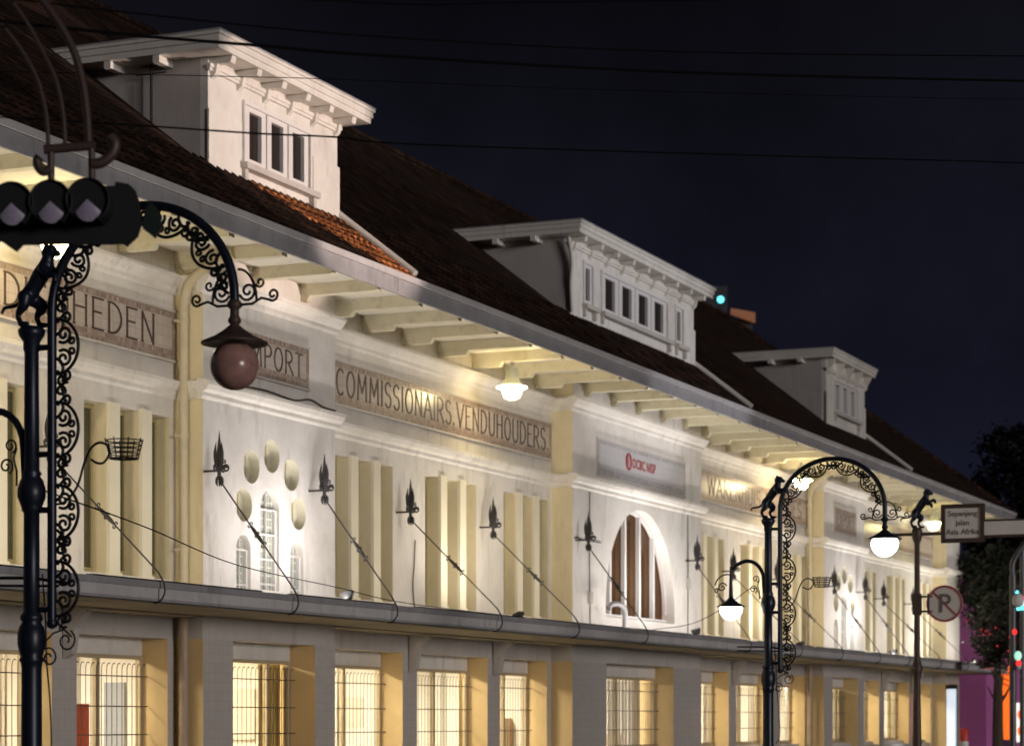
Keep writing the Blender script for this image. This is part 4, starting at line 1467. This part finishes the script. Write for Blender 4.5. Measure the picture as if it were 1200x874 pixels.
# plain post with panther, cross arm and no-parking sign
t = empty('lamp_post', (45.65, -9, 0), label='slim dark post with panther finial, cross arm and round no parking sign', cat='post')
PH = 5.3
MB().lathe([(.2, 0), (.2, .3), (.10, .5), (.062, 2.4), (.09, 2.55), (.11, 2.62), (.09, 2.7), (.06, 2.8), (.05, PH - .3), (.09, PH - .2), (.10, PH - .05), (.08, PH), (0, PH)], seg=20).build('post', M['brown'], t)
s_ = panther(t); s_.location = (0, 0, PH); s_.scale = (1.15, 1.15, 1.15)
b = MB().tube([(0, .46, PH - .12), (0, -.5, PH - .12)], .03, 8)
for y_ in (.46, -.5): b.lathe([(0, .05), (.05, .0), (0, -.05)], (0, y_, PH - .12), 10)
b.build('cross_arm', M['brown'], t)
b = MB()
zz = 3.85
b.tube([(0, 0, zz + .14), (0, -.30, zz + .14)], .02, 6); b.tube([(0, 0, zz - .14), (0, -.30, zz - .14)], .02, 6)
b.box(-.075, .075, -.075, .075, zz - .2, zz + .2); b.box(-.02, .02, -.24, -.2, zz - .2, zz + .2)
b.build('sign_bracket', M['brown'], t)
sx = MB()
sx.tube([(-.01, -.53, zz), (.01, -.53, zz)], .35, 36)
sn = sx.build('no_parking_sign', M['signwhite'], t)
b = MB()
n_ = 40
for k in range(n_):
    a, a2 = 2 * math.pi * k / n_, 2 * math.pi * (k + 1) / n_
    q = [(-.53 - r_ * math.cos(x_), zz + r_ * math.sin(x_)) for r_, x_ in ((.35, a), (.35, a2), (.305, a2), (.305, a))]
    b.prism(q, 'x', -.018, -.0125)
dx, dz = math.cos(R(45)), math.sin(R(45))
q = [(-.53 - (s * dx * -.31 + n2 * dz), zz + (s * dz * .31 + n2 * dx)) for s, n2 in ((1, .02), (1, -.02), (-1, -.02), (-1, .02))]
b.prism(q, 'x', -.0185, -.0128)
b.build('sign_rim', M['signred'], sn)
tp = text_mesh('P', .50, M['signtext'], 'letter', sn, (-.022, -.53, zz - .01), (R(90), 0, R(-90)), .004)

# ================================================================== SIGNAL ON ITS ARCHED BRACKET (in front of the near lamp)
D0 = 15.0
def camP(px, py, dd=D0):
    r_ = (px - 600) / F * dd
    return Vector((dd * math.cos(TH) + r_ * math.sin(TH), -20 + dd * math.sin(TH) - r_ * math.cos(TH), 1.65 + (YV - py) / F * dd))
base = camP(80, 250)
rzs = TH - R(90)
PX = D0 / F
tr = empty('traffic_light', base, rzs, label='black horizontal traffic light with three hooded unlit lenses hung from an arched bracket', cat='traffic light')
def L(px, py, y=0): return ((px - 80) * PX, y, (250 - py) * PX)
b = MB()
octa = [(-60, 275), (-60, 226), (112, 222), (118, 216), (133, 216), (134, 211), (150, 214), (157, 221), (162, 234), (164, 262), (160, 275), (147, 287), (142, 284), (25, 285), (17, 293), (0, 281)]
poly = [(L(p[0], p[1])[0], L(p[0], p[1])[2]) for p in octa]
b.prism(poly, 'y', .04, .075)
b.build('backplate', M['signal'], tr)
b = MB(); b.box(L(-40, 0)[0], L(134, 0)[0], .076, .20, L(0, 276)[2], L(0, 222)[2])
b.build('housing', M['signal'], tr)
b = MB()
b.prism([(L(p[0], p[1])[0], L(p[0], p[1])[2]) for p in ((162, 236), (170, 226), (178, 236), (181, 244), (181, 258), (174, 269), (168, 264), (160, 258))], 'y', .25, .30)
b.build('side_plate', M['green_box'], tr)
for k, lx in enumerate((-23, 21, 66, 109)):
    ly = 246 - .05 * (lx - 21)
    c = Vector(L(lx, ly))
    b = MB()
    # tunnel hood: cylinder open at the front and along the bottom
    N = 26
    r_ = .128
    vs, fs = [], []
    for i in range(N + 1):
        a = R(-62 + (304) * i / N)
        for yy, q in ((.04, 1.0), (-.20, 1.04)):
            for rr_ in (r_ * q, r_ * q - .006):
                vs.append((c.x + rr_ * math.cos(a), yy, c.z + rr_ * math.sin(a)))
    for i in range(N):
        o_ = i * 4; p_ = o_ + 4
        fs += [(o_, p_, p_ + 2, o_ + 2), (o_ + 1, o_ + 3, p_ + 3, p_ + 1), (o_ + 2, p_ + 2, p_ + 3, o_ + 3)]
    b.add(vs, fs, 0, True)
    b.build('hood', M['signal'], tr)
    # louvre disc near the hood mouth that leaves a drop-shaped opening at the bottom
    b = MB()
    b.prism([(c.x, c.z)] + [(c.x + r_ * math.cos(R(a)), c.z + r_ * math.sin(R(a))) for a in range(-42, 224, 6)], 'y', -.17, -.16)
    b.build('mask', M['signal'], tr)
    b = MB()
    vs, fs = [], []
    n1, n2 = 10, 14
    for i in range(n1 + 1):
        q = i / n1
        for j in range(n2 + 1):
            a = R(-138 + 96 * j / n2)
            k_ = .80 + .22 * math.sin(math.pi * j / n2)
            vs.append((c.x + r_ * k_ * q * math.cos(a), -.172 - .03 * math.cos(q * math.pi / 2), c.z + r_ * k_ * q * math.sin(a)))
    for i in range(n1):
        for j in range(n2):
            fs.append((i * (n2 + 1) + j, (i + 1) * (n2 + 1) + j, (i + 1) * (n2 + 1) + j + 1, i * (n2 + 1) + j + 1))
    b.add(vs, fs, 0, True)
    b.build('lens', M['lens'], tr)
# the arched bracket it hangs from
ar = empty('arched_bracket', base, rzs, label='dark arched iron bracket of three curved rods with scroll hooks carrying the traffic light', cat='bracket')
b = MB()
for pts in ([(53, 172), (51, 140), (45, 108), (33, 75), (5, 32), (-45, -20), (-110, -50)],
            [(73, 170), (70, 130), (62, 92), (48, 60), (20, 10), (-20, -38), (-80, -70)],
            [(101, 168), (98, 130), (92, 90), (78, 45), (50, 0), (10, -45), (-60, -85)]):
    thick = .014 if pts[0][0] < 90 else .025
    b.tube(spline([L(p[0], p[1], .10 + .02 * i) for i, p in enumerate(pts)], 6), thick, 8)
b.build('rods', M['brown'], ar)
b = MB()
b.tube([L(48, 171, .1), L(108, 166, .1)], .03, 8)
b.tube([L(56, 168, .1), L(56, 222, .12)], .022, 8)
b.tube([L(104, 166, .1), L(104, 222, .12)], .022, 8)
b.build('hangers', M['brown'], ar)
b = MB()
b.tube(spline([L(56, 193, .1), (L(48, 197, .1)), L(42, 192, .1), L(40, 184, .1), L(43, 180, .1)]), [.03] * 32 + [.045], 8)
b.tube(spline([L(104, 188, .1), L(116, 186, .1), L(128, 176, .1), L(132, 164, .1), L(126, 156, .1)]), .035, 8)
b.build('scroll_hook', M['brown'], ar)
# the arch springs from a post to the left, outside the frame
b = MB()
b.tube(spline([L(-110, -50, .22), L(-220, -60, .25), L(-300, 0, .25), L(-330, 120, .25)]) + [Vector((L(-330, 0)[0], .25, -base.z + .1))], .06, 10)
for k, p in enumerate([(-80, -70), (-60, -85)]):
    b.tube(spline([L(p[0], p[1], .22), L(-210, -95 - 10 * k, .25), L(-310, -30, .25), L(-330, 110, .25)]), .03, 8)
b.build('far_post', M['brown'], ar)

# ================================================================== STREET NAME SIGN AND RIGHT-HAND EDGE
sg = empty('street_sign', (41.0, -12.5, 0), label='square dark framed street sign with three lines of text, held on a pale rail', cat='sign')
X_ = 41.0
def yz(px, py, dd=41.2):
    # point on the plane X = 41 seen at this pixel
    r_ = (px - 600) / F
    dep_ = X_ / (math.cos(TH) + r_ * math.sin(TH))
    return -20 + dep_ * (math.sin(TH) - r_ * math.cos(TH)), 1.65 + (YV - py) / F * dep_
(ya, za), (yb2, zb2) = yz(1104, 592), yz(1153, 634)
def sgbox(y0, y1, z0, z1, xa, xb): return MB().box(xa, xb, min(y0, y1) + 12.5, max(y0, y1) + 12.5, z0, z1)
sgbox(ya, yb2, zb2, za, -.03, .03).build('board', M['signwhite'], sg)
b = MB()
ylo, yhi = min(ya, yb2) + 12.5, max(ya, yb2) + 12.5
fw = .06
b.box(-.05, .05, ylo - .01, ylo + fw, zb2 - .01, za + .01); b.box(-.05, .05, yhi - fw, yhi + .01, zb2 - .01, za + .01)
b.box(-.05, .05, ylo + fw, yhi - fw, za - fw, za + .01); b.box(-.05, .05, ylo + fw, yhi - fw, zb2 - .01, zb2 + fw)
b.build('frame', M['brown'], sg)
ym, zm = (ylo + yhi) / 2, (za + zb2) / 2
for tx, dz_ in (('Sepanjang', .16), ('jalan', .005), ('Asia Afrika', -.15)):
    text_mesh(tx, .128, M['signtext'], 'lettering', sg, (-.033, ym, zm + dz_), (R(90), 0, R(-90)), .002)
(yr1, zr1), (yr2, zr2) = yz(1153, 611), yz(1153, 627)
b = MB(); b.box(-.03, .03, -2.6, ylo - .012, zr2, zr1); b.build('rail', M['signwhite'], sg)
b = MB(); b.box(-.045, .045, -2.6, ylo - .012, zr1, zr1 + .03); b.box(-.045, .045, -2.6, ylo - .012, zr2 - .04, zr2)
b.build('rail_edge', M['brown'], sg)
MB().tube([(0, -2.65, .0), (0, -2.65, za + .3)], .07, 12).build('post', M['brown'], sg)

# tall pole with string lights at the right edge
def at_depth(px, py, dd): return camP(px, py, dd)
p0 = at_depth(1187, 660, 60)
tp_ = empty('signal_pole', (p0.x, p0.y, 0), label='grey steel pole with small coloured lamps at the right edge', cat='pole')
b = MB().tube([(0, 0, 0), (0, 0, p0.z - .3)], .085, 12)
q = at_depth(1198, 640, 60) - Vector((p0.x, p0.y, 0))
b.tube(spline([(0, 0, p0.z - .35), (0, 0, p0.z), tuple(q), tuple(at_depth(1230, 600, 60) - Vector((p0.x, p0.y, 0)))]), .07, 10)
b.build('mast', M['steel'], tp_)
for px, py, m_, r_ in ((1193, 703, 'conewhite', .14), (1192, 694, 'e_cyan', .04), (1193, 768, 'e_green', .09), (1194, 777, 'e_red', .07), (1189, 740, 'e_red', .06), (1194, 781, 'conewhite', .06)):
    c = at_depth(px, py, 59.8) - Vector((p0.x, p0.y, 0))
    MB().lathe([(r_ * math.sin(R(a)), r_ * 1.3 * math.cos(R(a))) for a in range(0, 181, 20)], tuple(c), 10).build('bulb', M[m_], tp_)
p1 = at_depth(1198, 700, 62)
tp2 = empty('lamp_pole', (p1.x, p1.y, 0), label='second thin pole at the right edge with a striped lit box', cat='pole')
MB().tube([(0, 0, 0), (0, 0, at_depth(1198, 640, 62).z)], .07, 10).build('mast', M['steel'], tp2)
for py, m_ in ((701, 'e_red'), (706, 'e_signw'), (712, 'e_cyan')):
    z_ = at_depth(1198, py, 62).z
    MB().box(-.1, .1, -.14, .14, z_ - .055, z_ + .055).build('lit_band', M[m_], tp2)

# purple shop building beyond the far end
pb = empty('purple_building', (93, 2, 0), label='purple painted shop building beyond the far end of the white building', cat='building')
b = MB(); b.box(-1.5, 12, -2.6, 14, 0, 7.15); b.build('wall', M['purple'], pb)
MB().box(-1.54, -1.50, -.5, 1.5, 0, 5.0).build('dark_panel', M['purple_dk'], pb)
MB().box(-1.6, 12.1, -2.7, -2.602, 5.2, 5.5).build('band', M['purple_dk'], pb)
pz = at_depth(1178, 780, 90)
on = empty('neon_strip_sign', (pz.x, pz.y, 0), label='tall vertical glowing orange strip sign beside the purple wall', cat='sign')
b = MB()
zt_, zb_ = pz.z, at_depth(1178, 866, 90).z
b.box(-.10, .10, -.16, .16, zb_, zt_)
b.build('glowing_strip', M['e_orange'], on)
b = MB(); b.box(.1, .2, -.22, .22, 0, zt_ + .1); b.box(-.1, .1, -.2, .2, 0, zb_ - .01)
b.build('backing', M['purple_dk'], on)
b = MB()
for k in range(3):
    z_ = zt_ - .25 - .2 * k
    b.tube([(-.12, -.17, z_ - .1), (-.12, .17, z_ + .06)], .025, 6)
b.build('tie', M['conered'], on)
pz = at_depth(1199, 846, 75)
lb = empty('lightbox_sign', (pz.x, pz.y, 0), label='white lit box sign with rounded orange red shapes cut by the right edge', cat='sign')
zt_, zb_ = at_depth(1199, 823, 75).z, at_depth(1199, 869, 75).z
b = MB(); b.box(-.1, .1, -.55, .30, zb_, zt_); b.build('box', M['e_signw'], lb)
b = MB()
for fz in (.30, .72):
    z_ = zt_ + (zb_ - zt_) * fz
    hh = .17
    b.prism([(.02, z_ - hh), (.02, z_ + hh), (-.5, z_ + hh), (-.5, z_ - hh)] , 'x', -.106, -.101)
    b.prism([(.02 + hh * .8 * math.sin(R(a)), z_ + hh * math.cos(R(a))) for a in range(0, 181, 15)], 'x', -.106, -.101)
b.build('red_shapes', M['e_orange'], lb)
MB().box(-.06, .06, -.2, -.08, 0, zb_).build('leg', M['steel'], lb)

pz = at_depth(1130, 860, 66)
bo = empty('bollard', (pz.x, pz.y, .12), label='red and white plastic bollard near the far end of the canopy', cat='bollard')
MB().lathe([(.22, 0), (.22, .06), (.13, .08), (.12, .45)], seg=18).build('base', M['conewhite'], bo)
MB().lathe([(.12, .45), (.12, .95)], seg=18).build('white_band', M['conewhite'], bo)
MB().lathe([(.121, .95), (.12, 1.25), (.09, 1.3), (0, 1.31)], seg=18).build('cap', M['conered'], bo)

# cool lit doorway on the end panel: a glowing sign column standing on the pavement
cl = empty('lit_column', (84.1, -.95, .12), label='tall narrow bluish white lit column by the last piers of the white building', cat='lit sign')
MB().box(-.08, .08, -.15, .15, .2, 2.6).build('light_panel', M['e_cool'], cl)
b = MB(); b.box(-.1, .1, -.19, .19, 0, .198); b.box(-.1, .1, -.19, .19, 2.602, 2.75); b.box(.082, .12, -.17, .17, .2, 2.6)
b.build('frame', M['dark'], cl)

# dark tower block far behind the roof, with a cyan lamp and an orange-lit parapet
pz = at_depth(852, 360, 150)
tw = empty('tower_block', (pz.x, pz.y, 0), rzs, label='dark distant tower behind the roof with cyan lamp and orange lit parapet', cat='building')
zt_ = pz.z
s_ = 150 / F
b = MB()
b.box(-45 * s_, 30 * s_, 0, 12, 0, zt_ - 14 * s_)
b.box(-40 * s_, 2 * s_, 1, 9, zt_ - 14 * s_, zt_ + 28 * s_)
b.build('wall', M['tower'], tw)
MB().prism([(4 * s_, zt_ - 3 * s_), (32 * s_, zt_ - 8 * s_), (32 * s_, zt_ - 19 * s_), (4 * s_, zt_ - 9 * s_)], 'y', -.6, -.1).build('parapet', M['e_strip'], tw)
MB().lathe([(.22 * math.sin(R(a)), .22 * math.cos(R(a))) for a in range(0, 181, 20)], (-8 * s_, -.3, zt_ + 8 * s_), 12).build('cyan_lamp', M['e_cyan'], tw)
MB().box(-9.5 * s_, -6.5 * s_, -.35, -.05, zt_ - 2 * s_, zt_ + 3.5 * s_).build('lamp_bracket', M['tower'], tw)

# ================================================================== TREES
def tree(name, base, h, crown_c, crown_r, label, seed, nleaf=5200, leaf=.16):
    r = random.Random(seed)
    t = empty(name, base, label=label, cat='tree', group='dark trees beyond the far end')
    b = MB()
    b.tube(spline([(0, 0, 0), (.05, .05, h * .25), (-.05, .0, h * .5), (0, .1, h * .8)]), [.28 - .2 * k / 24 for k in range(25)], 9)
    for k in range(9):
        a = r.uniform(0, 6.28); z = h * r.uniform(.4, .75)
        L_ = crown_r[0] * r.uniform(.5, .95)
        b.tube(spline([(0, 0, z), (L_ * .5 * math.cos(a), L_ * .5 * math.sin(a), z + L_ * .35), (L_ * math.cos(a), L_ * math.sin(a), z + L_ * .9)], 4), [.09 - .008 * k2 for k2 in range(9)], 6)
    b.build('trunk', M['bark'], t, Matrix.Diagonal((.6, .6, 1, 1)))
    b = MB()
    cl = []
    for k in range(46):
        while True:
            p = Vector((r.uniform(-1, 1), r.uniform(-1, 1), r.uniform(-1, 1)))
            if .35 < p.length < 1: break
        cl.append(Vector((crown_c[0] + p.x * crown_r[0], crown_c[1] + p.y * crown_r[1], crown_c[2] + p.z * crown_r[2])))
    for k in range(nleaf):
        c = r.choice(cl)
        p = c + Vector((r.gauss(0, .36), r.gauss(0, .36), r.gauss(0, .30))) * (crown_r[0] * .42)
        u = Vector((r.uniform(-1, 1), r.uniform(-1, 1), r.uniform(-1, .6))).normalized()
        v = u.orthogonal().normalized()
        s = leaf * r.uniform(.6, 1.3)
        b.add([p, p + u * s + v * s * .45, p + u * s * 2, p + u * s - v * s * .45], [(0, 1, 2, 3)])
    b.build('crown', M['leaf'], t)
    return t
pz = at_depth(1192, 800, 100)
tree('tall_tree', (pz.x, pz.y, 0), 12, (0, 0, 9.6), (2.1, 2.1, 4.2), 'tall dark tree rising against the sky at the right edge', 3, 9000, .17)
pz = at_depth(1168, 800, 88)
tree('street_tree', (pz.x, pz.y, 0), 7, (.2, -.1, 6.3), (1.75, 1.75, 1.6), 'dark low tree before the purple building', 5, 8000, .13)
pz = at_depth(1172, 740, 80)
st_ = tree('street_tree', (pz.x, pz.y, 0), 5.2, (0, -.3, 4.6), (1.15, 1.15, 1.3), 'small dark tree hung with red fairy lights next to the grey pole', 8, 3600, .11)
r = random.Random(4)
fb = empty('fairy_lights', (pz.x, pz.y, 3.2), label='string of tiny red fairy lights in the small dark tree', cat='fairy lights')
b = MB(); bw = []
for k in range(20):
    p = Vector((-1.0 + r.uniform(-.2, .2), r.gauss(-.2, .55), r.gauss(1.0, .55)))
    bw.append(p)
    b.lathe([(0, .026), (.026, 0), (0, -.026)], tuple(p), 6)
b.build('bulbs', M['e_red'], fb)
MB().tube(spline([tuple(p) for p in bw], 3), .006, 4).build('cord', M['wire'], fb)

# ================================================================== CABLES
def cable(name, pts, r_, label, group=None, n=10):
    b = MB().tube(spline(pts, n), r_, 6)
    o = b.build(name, M['wire'])
    return tag(o, label, 'cable', group)
G = 'cables crossing overhead'
def ovh(pix, dd0, dd1, r_, label):
    pts = []
    x0_, y0_ = pix[0]; x1_, y1_ = pix[-1]
    sl_ = (y1_ - pix[-2][1]) / (x1_ - pix[-2][0])
    pix = [(x0_ - 450, y0_ - 30)] + list(pix) + [(x1_ + 700, y1_ + 700 * sl_ - 15), (x1_ + 1900, y1_ + 1900 * sl_ - 90)]
    n = len(pix)
    for k, (px, py) in enumerate(pix):
        pts.append(camP(px, py, dd0 + (dd1 - dd0) * (px + 150) / 1500))
    return cable('overhead_cable', pts, r_, label, G)
ovh([(-150, 10), (151, 41), (308, 54), (440, 65), (800, 85), (1200, 95), (1350, 96)], 14, 24, .011, 'thick overhead cable crossing the roof corner of the first dormer')
ovh([(-150, -20), (150, 15), (440, 43), (800, 61), (1200, 66), (1350, 66)], 14, 24, .006, 'overhead cable highest across the full width of the sky')
ovh([(-150, 80), (100, 86), (300, 90.6), (386, 93), (800, 108), (1350, 118)], 16, 28, .0035, 'thinnest overhead cable crossing under the brackets of the first dormer')
ovh([(-150, 127), (0, 137), (174, 148), (300, 156.5), (395, 161), (529, 171), (1100, 188), (1350, 192)], 14, 24, .0065, 'overhead cable crossing the windows of the first dormer')
ovh([(440, 4), (620, 3), (830, 0), (1000, -8), (1350, -30)], 14, 24, .006, 'short overhead cable along the top edge of the picture')
cable('lamp_cable', [(16.2, -9.1, 3.46), (21.5, -6.8, 3.62), (28, -4.2, 3.68), (34, -2.6, 3.72), (37.5, -2.12, 3.64), (43, -2.1, 3.60), (50, -2.1, 3.60)], .007,
      'cable sagging from the near lamp post to the canopy edge')
cable('lamp_cable', [(50, -2.1, 3.61), (47, -4.0, 3.60), (43, -6.0, 3.72), (39, -7.8, 3.85), (36.0, -8.9, 3.5)], .007,
      'cable rising from the canopy edge to the far street lamp')
# aerial mast on the cheek of the first dormer
am = empty('roof_aerial', (33.45, .45, rz(.45)), label='thin dark aerial mast on the left cheek of the first dormer', cat='aerial')
hz = 12.1 - rz(.45)
b = MB().tube([(0, 0, 0), (0, 0, hz)], .022, 6)
b.build('mast', M['dark'], am)
b = MB(); b.tube([(0, -.28, hz - .16), (0, .28, hz - .16)], .012, 5); b.tube([(0, -.2, hz - .04), (0, .2, hz - .04)], .012, 5); b.tube([(0, .17, hz - .2), (0, .17, hz - .8)], .012, 5)
b.build('crossbar', M['dark'], am)
